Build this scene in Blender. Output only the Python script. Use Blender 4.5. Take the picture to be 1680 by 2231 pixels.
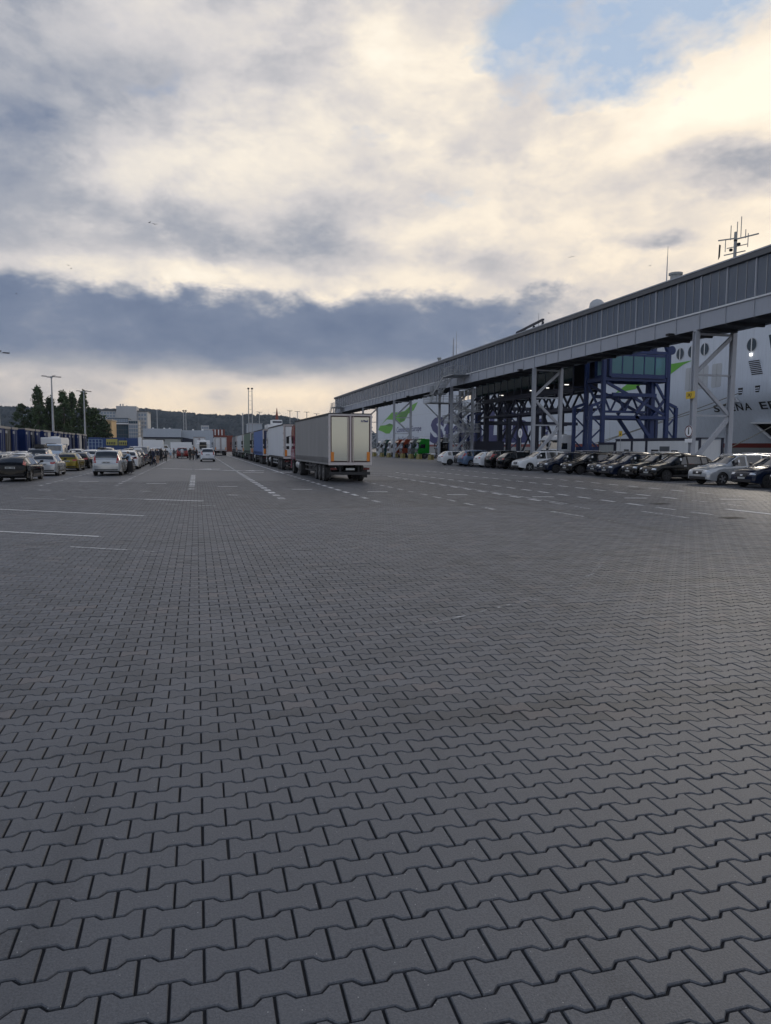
import bpy, bmesh, math, random
import numpy as np
from mathutils import Vector, Matrix

random.seed(7)
rng = np.random.default_rng(7)
for _o in list(bpy.data.objects):
    bpy.data.objects.remove(_o, do_unlink=True)
SC = bpy.context.scene
COL = SC.collection
PI = math.pi
R = math.radians

# ------------------------------------------------------------------ camera
# world: +Y runs along the marked lanes, +X towards the ship, Z up, metres
EYE = 2.1
cam_d = bpy.data.cameras.new('camera')
cam = bpy.data.objects.new('camera', cam_d)
COL.objects.link(cam)
cam_d.sensor_fit = 'VERTICAL'
cam_d.sensor_height = 24.0
cam_d.lens = 24.0 * 1560.0 / 2231.0
cam_d.clip_start = 0.05
cam_d.clip_end = 20000
YAW, PITCH, ROLL = R(14.726), R(5.217), 0.005
_F = Vector((math.sin(YAW) * math.cos(PITCH), math.cos(YAW) * math.cos(PITCH), -math.sin(PITCH)))
_R = Vector((math.cos(YAW), -math.sin(YAW), 0))
_U = _R.cross(_F)
_R2 = _R * math.cos(ROLL) + _U * math.sin(ROLL)
_U2 = -_R * math.sin(ROLL) + _U * math.cos(ROLL)
cam.matrix_world = Matrix(((_R2.x, _U2.x, -_F.x, 0), (_R2.y, _U2.y, -_F.y, 0), (_R2.z, _U2.z, -_F.z, EYE), (0, 0, 0, 1)))
SC.camera = cam

# ------------------------------------------------------------------ render settings
SC.render.engine = 'CYCLES'
SC.cycles.use_denoising = True
SC.cycles.max_bounces = 6
SC.cycles.diffuse_bounces = 3
SC.cycles.glossy_bounces = 3
SC.cycles.transparent_max_bounces = 12
SC.cycles.sample_clamp_indirect = 6.0
SC.view_settings.view_transform = 'Standard'
SC.view_settings.look = 'None'
SC.view_settings.exposure = 0.16
SC.view_settings.gamma = 1.0

# ------------------------------------------------------------------ sky
SUN_AZ, SUN_EL = R(46), R(19)     # azimuth from +Y towards +X
world = bpy.data.worlds.new('World')
SC.world = world
world.use_nodes = True
wt = world.node_tree
wt.nodes.clear()


class NG:
    """tiny node-graph helper"""
    def __init__(s, tree): s.t = tree
    def n(s, kind, **kw):
        nd = s.t.nodes.new(kind)
        for k, v in kw.items(): setattr(nd, k, v)
        return nd
    def link(s, a, b): s.t.links.new(a, b)
    def put(s, sock, v):
        if hasattr(v, 'is_output'): s.link(v, sock)
        else: sock.default_value = v
    def m(s, op, a, b=None, c=None, clamp=False):
        nd = s.n('ShaderNodeMath', operation=op, use_clamp=clamp)
        for i, v in enumerate((a, b, c)):
            if v is not None: s.put(nd.inputs[i], v)
        return nd.outputs[0]
    def v(s, op, a, b=None, out=0):
        nd = s.n('ShaderNodeVectorMath', operation=op)
        s.put(nd.inputs[0], a)
        if b is not None: s.put(nd.inputs[1], b)
        return nd.outputs[out]
    def noise(s, vec, scale, detail=4, rough=0.55, dist=0.0, out=0):
        nd = s.n('ShaderNodeTexNoise')
        nd.inputs['Scale'].default_value = scale
        nd.inputs['Detail'].default_value = detail
        nd.inputs['Roughness'].default_value = rough
        nd.inputs['Distortion'].default_value = dist
        if vec is not None: s.link(vec, nd.inputs['Vector'])
        return nd.outputs[out]
    def ramp(s, fac, stops, interp='LINEAR'):
        nd = s.n('ShaderNodeValToRGB')
        cr = nd.color_ramp
        cr.interpolation = interp
        while len(cr.elements) < len(stops): cr.elements.new(0.5)
        for e, (p, c) in zip(cr.elements, stops):
            e.position = p
            e.color = (*c, 1) if len(c) == 3 else c
        s.put(nd.inputs[0], fac)
        return nd.outputs[0]
    def mix(s, fac, a, b, blend='MIX'):
        nd = s.n('ShaderNodeMix', data_type='RGBA', blend_type=blend)
        s.put(nd.inputs[0], fac)
        s.put(nd.inputs[6], (*a, 1) if isinstance(a, tuple) and len(a) == 3 else a)
        s.put(nd.inputs[7], (*b, 1) if isinstance(b, tuple) and len(b) == 3 else b)
        return nd.outputs[2]


def build_sky():
    g = NG(wt)
    tc = g.n('ShaderNodeTexCoord')
    d = tc.outputs['Generated']
    sep = g.n('ShaderNodeSeparateXYZ'); g.link(d, sep.inputs[0])
    dx, dy, dz = sep.outputs
    az = g.m('MULTIPLY', g.m('ARCTAN2', dx, dy), 180 / PI)
    el = g.m('MULTIPLY', g.m('ARCSINE', dz), 180 / PI)
    # large lazy warp plus finer curl of the cloud edges
    mp = g.n('ShaderNodeMapping'); mp.inputs['Scale'].default_value = (1, 1, 1.9)
    g.link(d, mp.inputs[0]); dv = mp.outputs[0]
    w1 = g.v('SUBTRACT', g.noise(dv, 4.0, 2, 0.5, 0.0, 1), (0.5, 0.5, 0.5))
    w2 = g.v('SUBTRACT', g.noise(dv, 11.0, 4, 0.62, 0.0, 1), (0.5, 0.5, 0.5))
    wv = g.v('ADD', g.v('MULTIPLY', w1, (11, 5, 0)), g.v('MULTIPLY', w2, (6.0, 3.4, 0)))
    cmb = g.n('ShaderNodeCombineXYZ'); g.link(az, cmb.inputs[0]); g.link(el, cmb.inputs[1])
    p = g.v('ADD', cmb.outputs[0], wv)

    def field(blobs, start):
        acc = start
        for (a0, e0, sa, se, amp) in blobs:
            q = g.v('MULTIPLY', g.v('SUBTRACT', p, (a0, e0, 0)), (1 / sa, 1 / se, 0))
            dd = g.v('DOT_PRODUCT', q, q, 1)
            ex = g.m('EXPONENT', g.m('MULTIPLY', dd, -1.0))
            acc = g.m('MULTIPLY_ADD', ex, amp, acc)
        return acc

    sunv = (math.sin(SUN_AZ) * math.cos(SUN_EL), math.cos(SUN_AZ) * math.cos(SUN_EL), math.sin(SUN_EL))
    sd = g.m('MAXIMUM', g.v('DOT_PRODUCT', d, sunv, 1), 0.0)
    glow = g.m('POWER', sd, 5.0)
    glow2 = g.m('POWER', sd, 40.0)
    n1 = g.noise(dv, 5.0, 7, 0.58, 0.15)
    n2 = g.noise(dv, 17.0, 5, 0.62, 0.0)
    T = g.m('MULTIPLY_ADD', glow, 0.15, 0.52)
    T = g.m('MULTIPLY_ADD', glow2, 0.12, T)
    ns = g.n('ShaderNodeMapRange', interpolation_type='SMOOTHSTEP'); ns.inputs[1].default_value = .40; ns.inputs[2].default_value = .62
    g.link(n1, ns.inputs[0])
    T = g.m('MULTIPLY_ADD', g.m('SUBTRACT', n1, 0.5), 0.36, T)
    T = g.m('MULTIPLY_ADD', g.m('SUBTRACT', ns.outputs[0], 0.5), 0.13, T)
    T = g.m('MULTIPLY_ADD', g.m('SUBTRACT', n2, 0.5), 0.22, T)
    T = field(SKY_T, T)
    # clouds away from the low sun are lit from the front and a little bluer
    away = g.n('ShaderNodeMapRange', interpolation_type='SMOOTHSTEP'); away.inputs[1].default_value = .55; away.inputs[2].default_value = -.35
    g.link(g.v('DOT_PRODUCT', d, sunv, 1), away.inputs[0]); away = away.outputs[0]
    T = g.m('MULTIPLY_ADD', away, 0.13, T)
    # the dark bank of cloud low over the land: billowed lit top, ragged soft foot
    def sstep(v, a, b):
        mr = g.n('ShaderNodeMapRange', interpolation_type='SMOOTHSTEP'); mr.inputs[1].default_value = a; mr.inputs[2].default_value = b
        g.link(v, mr.inputs[0]); return mr.outputs[0]
    bil = g.m('ADD', g.m('MULTIPLY', g.m('SUBTRACT', g.noise(dv, 9.0, 5, 0.6, 0.0), 0.5), 5.2), g.m('MULTIPLY', g.m('SUBTRACT', n2, 0.5), 1.6))
    et = g.m('ADD', el, bil)
    azw = g.m('ADD', az, g.m('MULTIPLY', bil, 3.0))
    right = sstep(azw, 32.0, 20.0)
    foot = g.m('MULTIPLY_ADD', g.m('SUBTRACT', n1, 0.5), 7.0, el)
    band = g.m('MULTIPLY', g.m('MULTIPLY', sstep(et, 12.0, 10.3), sstep(foot, 4.6, 7.6)), right)
    rim = g.m('MULTIPLY', g.m('EXPONENT', g.m('MULTIPLY', g.m('POWER', g.m('MULTIPLY', g.m('SUBTRACT', et, 12.6), 0.8), 2.0), -1.0)), right)
    T = g.m('MULTIPLY_ADD', rim, 0.13, T)
    lowT = g.m('EXPONENT', g.m('MULTIPLY', g.m('MAXIMUM', el, 0.0), -0.22))
    T = g.m('MULTIPLY_ADD', lowT, 0.17, T)
    bT = g.m('MULTIPLY_ADD', g.m('SUBTRACT', n1, 0.5), 0.55, 0.13)
    bT = g.m('MULTIPLY_ADD', g.m('SUBTRACT', n2, 0.5), 0.22, bT)
    T = g.m('ADD', g.m('MULTIPLY', T, g.m('SUBTRACT', 1.0, g.m('MULTIPLY', band, 0.88))), g.m('MULTIPLY', bT, g.m('MULTIPLY', band, 0.88)))
    cloud = g.ramp(T, [(0.0, (.105, .145, .235)), (0.22, (.18, .222, .315)), (0.42, (.355, .375, .43)),
                       (0.60, (.595, .58, .59)), (0.80, (.86, .80, .705)), (1.0, (.98, .93, .82))])
    # warmer low down near the horizon and towards the sun
    low = g.m('EXPONENT', g.m('MULTIPLY', g.m('MAXIMUM', el, 0.0), -0.16))
    warm = g.m('ADD', g.m('MULTIPLY', low, 1.1), g.m('MULTIPLY', glow, 0.3), clamp=True)
    warmf = g.m('MULTIPLY', warm, g.m('MULTIPLY', T, 1.3, clamp=True))
    cloud = g.mix(warmf, cloud, g.mix(1.0, cloud, (1.12, .96, .77), 'MULTIPLY'))
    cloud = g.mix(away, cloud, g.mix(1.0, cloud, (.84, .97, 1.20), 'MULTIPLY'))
    # clear sky showing through the gaps
    sky = g.n('ShaderNodeTexSky', sky_type='NISHITA')
    sky.sun_disc = False
    sky.sun_elevation = SUN_EL
    sky.sun_rotation = SUN_AZ
    sky.altitude = 10
    sky.air_density = 1.0
    sky.dust_density = 1.2
    sky.ozone_density = 1.6
    clear = g.v('MINIMUM', g.v('MULTIPLY', sky.outputs[0], (0.8, 0.85, 0.95)), (3.3, 4.5, 6.3))
    hi = g.m('MULTIPLY', g.m('SUBTRACT', el, 34.0), 0.022, clamp=True)
    Bf = field(SKY_B, g.m('MULTIPLY_ADD', hi, 1.7, g.m('MULTIPLY', g.m('SUBTRACT', n1, 0.62), 1.1)))
    Bm = g.m('MULTIPLY', g.m('MULTIPLY', g.m('SUBTRACT', g.m('MULTIPLY_ADD', g.m('SUBTRACT', n2, 0.5), 1.5, Bf), 0.25), 1.6, clamp=True), 0.88)
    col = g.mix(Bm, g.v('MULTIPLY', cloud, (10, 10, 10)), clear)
    # below the horizon: the far ground
    col = g.mix(g.m('MULTIPLY', g.m('MULTIPLY', dz, -40.0), 1.0, clamp=True), col, (.9, .95, 1.05))
    bg = g.n('ShaderNodeBackground'); bg.inputs[1].default_value = 0.1
    g.link(col, bg.inputs[0])
    out = g.n('ShaderNodeOutputWorld')
    g.link(bg.outputs[0], out.inputs[0])


# cloud masses: azimuth, elevation, half-widths (degrees), amount
SKY_T = [(-0.73, 12.93, 3.86, 1.25, 0.24), (10.34, 11.68, 2.57, 0.74, 0.16), (4.71, 12.50, 1.47, 0.55, 0.12), (-11.60, 4.50, 9.56, 1.10, 0.02),
         (4.61, 4.32, 8.82, 1.03, 0.10), (6.83, 15.18, 8.82, 1.84, -0.13), (15.34, 14.39, 7.35, 2.21, -0.05), (23.16, 13.30, 5.51, 1.29, -0.05),
         (-11.57, 20.16, 6.25, 5.88, -0.14), (-12.39, 26.51, 7.35, 4.41, -0.10), (-3.95, 25.25, 4.04, 2.02, -0.16), (-10.34, 22.46, 5.51, 1.47, -0.10),
         (3.57, 28.37, 4.41, 2.94, -0.05), (14.55, 27.84, 6.25, 3.31, 0.22), (20.19, 22.88, 5.88, 3.68, 0.10), (40.69, 22.00, 5.51, 2.94, 0.24),
         (32.96, 21.16, 5.51, 2.02, 0.17), (38.73, 15.08, 7.35, 2.21, 0.14), (28.61, 25.39, 3.31, 1.84, 0.10), (1.42, 20.35, 5.15, 3.31, 0.12),
         (-8.15, 18.47, 4.78, 2.21, 0.10), (22.38, 17.15, 5.51, 2.21, 0.10), (9.67, 23.98, 7.35, 3.68, 0.08), (39.15, 18.60, 4.41, 1.25, -0.36),
         (34.60, 15.39, 2.02, 0.59, -0.34), (18.84, 19.39, 4.41, 1.84, -0.14), (11.77, 21.76, 2.57, 1.47, -0.08), (28.84, 18.34, 3.68, 1.47, -0.05),
         (-2.93, 16.72, 4.41, 1.84, -0.06), (-9.47, 14.84, 4.41, 1.47, 0.10), (16.75, 16.31, 3.31, 1.47, 0.10)]
SKY_B = [(6.27, 29.07, 3.31, 1.84, 0.35), (11.77, 22.34, 2.21, 1.29, 0.30), (20.25, 19.06, 4.41, 1.29, 0.35), (-3.64, 25.29, 2.21, 1.47, 0.30),
         (34.83, 27.92, 11.03, 3.38, 0.95), (24.83, 29.27, 4.04, 1.84, 0.80), (22.72, 25.81, 2.21, 2.57, 0.55), (31.23, 24.60, 4.04, 1.84, 0.50),
         (27.84, 23.58, 1.84, 1.84, 0.50), (40.53, 25.05, 2.57, 1.47, -0.30), (40.89, 18.22, 2.57, 1.10, 0.30)]
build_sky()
world.cycles.sampling_method = 'NONE'

# ------------------------------------------------------------------ sun (behind thin cloud, low on the right)
sun_d = bpy.data.lights.new('sun', 'SUN')
sun_d.energy = 0.6
sun_d.angle = R(14)
sun_d.color = (1.0, 0.90, 0.76)
sun = bpy.data.objects.new('sun', sun_d)
COL.objects.link(sun)
_sv = Vector((math.sin(SUN_AZ) * math.cos(SUN_EL), math.cos(SUN_AZ) * math.cos(SUN_EL), math.sin(SUN_EL)))
sun.rotation_euler = _sv.to_track_quat('Z', 'Y').to_euler()
sun.location = _sv * 300

# ------------------------------------------------------------------ object helpers
def tag(o, label=None, cat=None, group=None, kind=None):
    if label: o['label'] = label
    if cat: o['category'] = cat
    if group: o['group'] = group
    if kind: o['kind'] = kind
    return o


def empty(name, loc=(0, 0, 0), rz=0.0, label=None, cat=None, group=None):
    o = bpy.data.objects.new(name, None)
    o.empty_display_size = 0.3
    COL.objects.link(o)
    o.location = loc
    o.rotation_euler = (0, 0, rz)
    return tag(o, label, cat, group)


def link_mesh(name, me, parent=None, mats=()):
    o = bpy.data.objects.new(name, me)
    for m in mats: me.materials.append(m)
    COL.objects.link(o)
    if parent is not None: o.parent = parent
    return o


class MB:
    """collects primitive shapes and links them as ONE mesh object"""
    def __init__(s): s.v = []; s.f = []; s.mi = []
    def add(s, vs, fs, mi=0):
        b = len(s.v)
        s.v += [tuple(q) for q in vs]
        s.f += [tuple(b + i for i in f) for f in fs]
        s.mi += [mi] * len(fs)
        return s
    def box(s, c, d, mi=0, rot=None):
        x, y, z = (q / 2 for q in d)
        vs = [Vector((a * x, b * y, e * z)) for a in (-1, 1) for b in (-1, 1) for e in (-1, 1)]
        if rot is not None: vs = [rot @ q for q in vs]
        C = Vector(c)
        return s.add([q + C for q in vs], [(0, 1, 3, 2), (4, 6, 7, 5), (0, 4, 5, 1), (2, 3, 7, 6), (0, 2, 6, 4), (1, 5, 7, 3)], mi)
    def bb(s, a, b, mi=0):
        return s.box([(p + q) / 2 for p, q in zip(a, b)], [abs(q - p) for p, q in zip(a, b)], mi)
    def cham(s, a, b, c=0.02, mi=0):
        """box with chamfered edges along z"""
        (x0, y0, z0), (x1, y1, z1) = a, b
        P = [(x0 + c, y0), (x1 - c, y0), (x1, y0 + c), (x1, y1 - c), (x1 - c, y1), (x0 + c, y1), (x0, y1 - c), (x0, y0 + c)]
        return s.prism([(x, y, z0) for x, y in P], (0, 0, z1 - z0), mi)
    def beam(s, a, b, w, h=None, mi=0, up=(0, 0, 1)):
        """rectangular bar from a to b"""
        a, b = Vector(a), Vector(b); h = h or w
        d = b - a; L = d.length; d.normalize()
        u = Vector(up)
        if abs(d.dot(u)) > 0.97: u = Vector((1, 0, 0))
        r = d.cross(u).normalized(); u = r.cross(d)
        vs = [p + r * (i * w / 2) + u * (j * h / 2) for p in (a, b) for i, j in ((-1, -1), (1, -1), (1, 1), (-1, 1))]
        return s.add(vs, [(0, 3, 2, 1), (4, 5, 6, 7), (0, 1, 5, 4), (1, 2, 6, 5), (2, 3, 7, 6), (3, 0, 4, 7)], mi)
    def tube(s, pts, r, n=8, mi=0, cap=True):
        pts = [Vector(p) for p in pts]
        rr = r if hasattr(r, '__len__') else [r] * len(pts)
        rings = []
        for i, p in enumerate(pts):
            d = (pts[min(i + 1, len(pts) - 1)] - pts[max(i - 1, 0)]).normalized()
            u = Vector((0, 0, 1)) if abs(d.z) < 0.95 else Vector((1, 0, 0))
            a = d.cross(u).normalized(); b = d.cross(a)
            rings.append([p + (a * math.cos(2 * PI * k / n) + b * math.sin(2 * PI * k / n)) * rr[i] for k in range(n)])
        vs = [q for rg in rings for q in rg]
        fs = [(i * n + k, i * n + (k + 1) % n, (i + 1) * n + (k + 1) % n, (i + 1) * n + k) for i in range(len(pts) - 1) for k in range(n)]
        if cap: fs += [tuple(range(n))[::-1], tuple((len(pts) - 1) * n + k for k in range(n))]
        return s.add(vs, fs, mi)
    def prism(s, poly, ext, mi=0):
        """polygon (3d points) extruded by vector ext"""
        e = Vector(ext); n = len(poly)
        vs = [Vector(p) for p in poly] + [Vector(p) + e for p in poly]
        return s.add(vs, [tuple(range(n))[::-1], tuple(range(n, 2 * n))] + [(k, (k + 1) % n, n + (k + 1) % n, n + k) for k in range(n)], mi)
    def lathe(s, prof, axis='z', c=(0, 0, 0), n=16, mi=0):
        """prof: (radius, height) pairs"""
        vs = []
        for r, h in prof:
            for k in range(n):
                a = 2 * PI * k / n
                q = (r * math.cos(a), r * math.sin(a), h)
                if axis == 'y': q = (q[0], q[2], q[1])
                if axis == 'x': q = (q[2], q[0], q[1])
                vs.append((q[0] + c[0], q[1] + c[1], q[2] + c[2]))
        m = len(prof)
        fs = [(i * n + k, i * n + (k + 1) % n, (i + 1) * n + (k + 1) % n, (i + 1) * n + k) for i in range(m - 1) for k in range(n)]
        fs += [tuple(range(n))[::-1], tuple((m - 1) * n + k for k in range(n))]
        return s.add(vs, fs, mi)
    def quad(s, a, b, c, d, mi=0): return s.add([a, b, c, d], [(0, 1, 2, 3)], mi)
    def mesh(s, name, mats, smooth=False, fix=True):
        me = bpy.data.meshes.new(name)
        me.from_pydata(s.v, [], s.f)
        for m in (mats if isinstance(mats, (list, tuple)) else [mats]): me.materials.append(m)
        if any(s.mi): me.polygons.foreach_set('material_index', s.mi)
        if fix:
            bm = bmesh.new(); bm.from_mesh(me)
            bmesh.ops.recalc_face_normals(bm, faces=bm.faces)
            bm.to_mesh(me); bm.free()
        if smooth: shade(me, smooth if smooth is not True else 40)
        return me
    def build(s, name, mats, parent=None, smooth=False, fix=True):
        return link_mesh(name, s.mesh(name, mats, smooth, fix), parent)


def shade(me, deg=40):
    me.polygons.foreach_set('use_smooth', [True] * len(me.polygons))
    bm = bmesh.new(); bm.from_mesh(me)
    lim = R(deg)
    for e in bm.edges:
        if len(e.link_faces) == 2 and e.calc_face_angle(0) > lim: e.smooth = False
    bm.to_mesh(me); bm.free()


def copy_tree(o, parent=None, swap=None):
    """copy of a thing with copies of its parts and sub-parts; swap: {material name: material}"""
    c = o.copy(); COL.objects.link(c); c.parent = parent
    if swap and c.type == 'MESH':
        for sl in c.material_slots:
            if sl.material and sl.material.name in swap:
                m = swap[sl.material.name]
                sl.link = 'OBJECT'; sl.material = m
    for ch in o.children: copy_tree(ch, c, swap)
    return c


# ------------------------------------------------------------------ materials
MATS = {}


def mat(name, col, rough=0.6, metal=0.0, var=0.12, scale=3.0, bump=0.0, bscale=30.0, spec=0.5, coat=0.0, streak=0.0, rvar=0.0, rand=0.0):
    """principled surface with procedural colour wear; var: amount of mottling, streak: vertical dirt runs"""
    if name in MATS: return MATS[name]
    m = bpy.data.materials.new(name); MATS[name] = m
    m.use_nodes = True
    g = NG(m.node_tree); nt = m.node_tree
    b = nt.nodes['Principled BSDF']
    b.inputs['Roughness'].default_value = rough
    b.inputs['Metallic'].default_value = metal
    b.inputs['Specular IOR Level'].default_value = spec
    if coat: b.inputs['Coat Weight'].default_value = coat; b.inputs['Coat Roughness'].default_value = 0.06
    tc = g.n('ShaderNodeTexCoord').outputs['Object']
    c = (*col, 1)
    cs = None
    if var:
        n = g.noise(tc, scale, 5, 0.6)
        f = g.m('MULTIPLY_ADD', g.m('SUBTRACT', n, 0.5), 2 * var, 1.0)
        cs = g.mix(1.0, c, f, 'MULTIPLY')
    if streak:
        mp = g.n('ShaderNodeMapping'); mp.inputs['Scale'].default_value = (2.2, 2.2, 0.12); g.link(tc, mp.inputs[0])
        n = g.noise(mp.outputs[0], 2.0, 5, 0.65)
        f = g.m('MULTIPLY', g.m('SUBTRACT', n, 0.48, clamp=True), 4 * streak, clamp=True)
        cs = g.mix(f, cs if cs is not None else c, tuple(q * 0.35 + .01 for q in col))
    if rand:
        oi = g.n('ShaderNodeObjectInfo').outputs['Random']
        f = g.m('MULTIPLY_ADD', g.m('SUBTRACT', oi, 0.5), 2 * rand, 1.0)
        cs = g.mix(1.0, cs if cs is not None else c, f, 'MULTIPLY')
    if cs is None: b.inputs['Base Color'].default_value = c
    else: g.link(cs, b.inputs['Base Color'])
    if rvar:
        n = g.noise(tc, scale * 2.3, 4)
        g.link(g.m('MULTIPLY_ADD', g.m('SUBTRACT', n, 0.5), 2 * rvar, rough, clamp=True), b.inputs['Roughness'])
    if bump:
        bn = g.n('ShaderNodeBump'); bn.inputs['Strength'].default_value = bump; bn.inputs['Distance'].default_value = 0.02
        g.link(g.noise(tc, bscale, 4), bn.inputs['Height']); g.link(bn.outputs[0], b.inputs['Normal'])
    return m


def paint(name, col, metal=0.0, rough=0.13, dirt=0.10):
    return mat(name, col, rough, metal, dirt, 1.3, coat=0.2, rvar=0.0, spec=0.3)


def glassy(name, tint, alpha=0.5, rough=0.04, spec=0.5, trans=None):
    """pane: partly see-through tinted glass with a mirror-like sheen"""
    if name in MATS: return MATS[name]
    m = bpy.data.materials.new(name); MATS[name] = m
    m.use_nodes = True
    g = NG(m.node_tree); nt = m.node_tree
    b = nt.nodes['Principled BSDF']; out = nt.nodes['Material Output']
    b.inputs['Base Color'].default_value = (*tint, 1)
    b.inputs['Roughness'].default_value = rough
    b.inputs['Specular IOR Level'].default_value = spec
    tr = g.n('ShaderNodeBsdfTransparent'); tr.inputs[0].default_value = (*(trans or [min(1, .45 + .55 * t * 3) for t in tint]), 1)
    lw = g.n('ShaderNodeFresnel'); lw.inputs[0].default_value = 1.5
    fac = g.m('ADD', g.m('MULTIPLY', lw.outputs[0], alpha), 1 - alpha, clamp=True)
    mx = g.n('ShaderNodeMixShader'); g.link(fac, mx.inputs[0]); g.link(tr.outputs[0], mx.inputs[1]); g.link(b.outputs[0], mx.inputs[2])
    g.link(mx.outputs[0], out.inputs[0])
    return m


def glow_mat(name, col, strength):
    if name in MATS: return MATS[name]
    m = bpy.data.materials.new(name); MATS[name] = m
    m.use_nodes = True
    b = m.node_tree.nodes['Principled BSDF']
    b.inputs['Base Color'].default_value = (*col, 1)
    b.inputs['Emission Color'].default_value = (*col, 1)
    b.inputs['Emission Strength'].default_value = strength
    return m


def text_mesh(name, body, size, material, depth=0.01, shear=0.0, offset=0.0, sx=1.0, sy=1.0, spacing=1.0):
    """lettering as a thin solid lying in the XY plane, left-bottom at the origin"""
    cu = bpy.data.curves.new(name, 'FONT')
    cu.body = body; cu.size = size; cu.extrude = depth; cu.shear = shear; cu.offset = offset; cu.space_character = spacing
    cu.resolution_u = 3
    ob = bpy.data.objects.new(name, cu); COL.objects.link(ob)
    dg = bpy.context.evaluated_depsgraph_get()
    me = bpy.data.meshes.new_from_object(ob.evaluated_get(dg))
    bpy.data.objects.remove(ob)
    me.transform(Matrix.Diagonal((sx, sy, 1, 1)))
    me.materials.clear(); me.materials.append(material)
    return me


# ------------------------------------------------------------------ pavement of interlocking H pavers
PW, PP = 0.259, 0.1675          # paver length (across the lanes) and row pitch
PX0, PY0 = -0.010, 2.828        # a joint and the centre line of its row


def pavement_nodes(g, b, island=True):
    geo = g.n('ShaderNodeNewGeometry')
    pos = geo.outputs['Position']
    big = g.noise(pos, 0.16, 5, 0.6)
    mid = g.noise(pos, 1.1, 4, 0.6)
    fr = g.n('ShaderNodeMapRange'); fr.inputs[1].default_value = .36; fr.inputs[2].default_value = .64
    g.link(g.noise(pos, 105.0, 3, 0.75), fr.inputs[0]); fine = fr.outputs[0]
    f = g.m('MULTIPLY_ADD', g.m('SUBTRACT', big, 0.5), 0.42, 1.0)
    f = g.m('MULTIPLY_ADD', g.m('SUBTRACT', mid, 0.5), 0.22, f)
    f = g.m('MULTIPLY_ADD', g.m('SUBTRACT', fine, 0.5), 0.50, f)
    # tyre-polished tracks along and across the yard
    for sc, rot in (((1.1, .05, 1), .03), ((.04, .7, 1), -.35)):
        mp = g.n('ShaderNodeMapping'); mp.inputs['Scale'].default_value = sc; mp.inputs['Rotation'].default_value = (0, 0, rot); g.link(pos, mp.inputs[0])
        tr = g.noise(mp.outputs[0], 1.0, 3, 0.6, 0.4)
        f = g.m('SUBTRACT', f, g.m('MULTIPLY', g.m('SUBTRACT', tr, 0.56, clamp=True), 1.5))
    if island:
        f = g.m('MULTIPLY_ADD', g.m('SUBTRACT', geo.outputs['Random Per Island'], 0.5), 0.42, f)
        wf = g.m('MULTIPLY', g.m('SUBTRACT', geo.outputs['Random Per Island'], 0.86, clamp=True), 4.0, clamp=True)
        base = g.mix(wf, (.098, .105, .119), (.122, .105, .101))
    else:
        base = g.mix(0.0, (.100, .107, .121), (.1, .1, .1))
    col = g.mix(1.0, base, f, 'MULTIPLY')
    # pale grains of exposed aggregate
    vo = g.n('ShaderNodeTexVoronoi'); vo.inputs['Scale'].default_value = 30.0; g.link(pos, vo.inputs['Vector'])
    grain = g.m('LESS_THAN', vo.outputs['Distance'], 0.085)
    gate = g.m('GREATER_THAN', g.noise(pos, 21.0, 1), 0.57)
    col = g.mix(g.m('MULTIPLY', g.m('MULTIPLY', grain, gate), 0.75), col, (.42, .42, .42))
    # dark oily spots
    oil = g.noise(pos, 2.3, 3, 0.5)
    col = g.mix(g.m('MULTIPLY', g.m('SUBTRACT', oil, 0.68, clamp=True), 4.0, clamp=True), col, (.045, .046, .05))
    rough = g.m('MULTIPLY_ADD', big, 0.14, 0.48)
    g.link(rough, b.inputs['Roughness'])
    b.inputs['Specular IOR Level'].default_value = 0.5
    bn = g.n('ShaderNodeBump'); bn.inputs['Strength'].default_value = 0.35; bn.inputs['Distance'].default_value = 0.0025
    g.link(fine, bn.inputs['Height']); g.link(bn.outputs[0], b.inputs['Normal'])
    return pos, col


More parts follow.
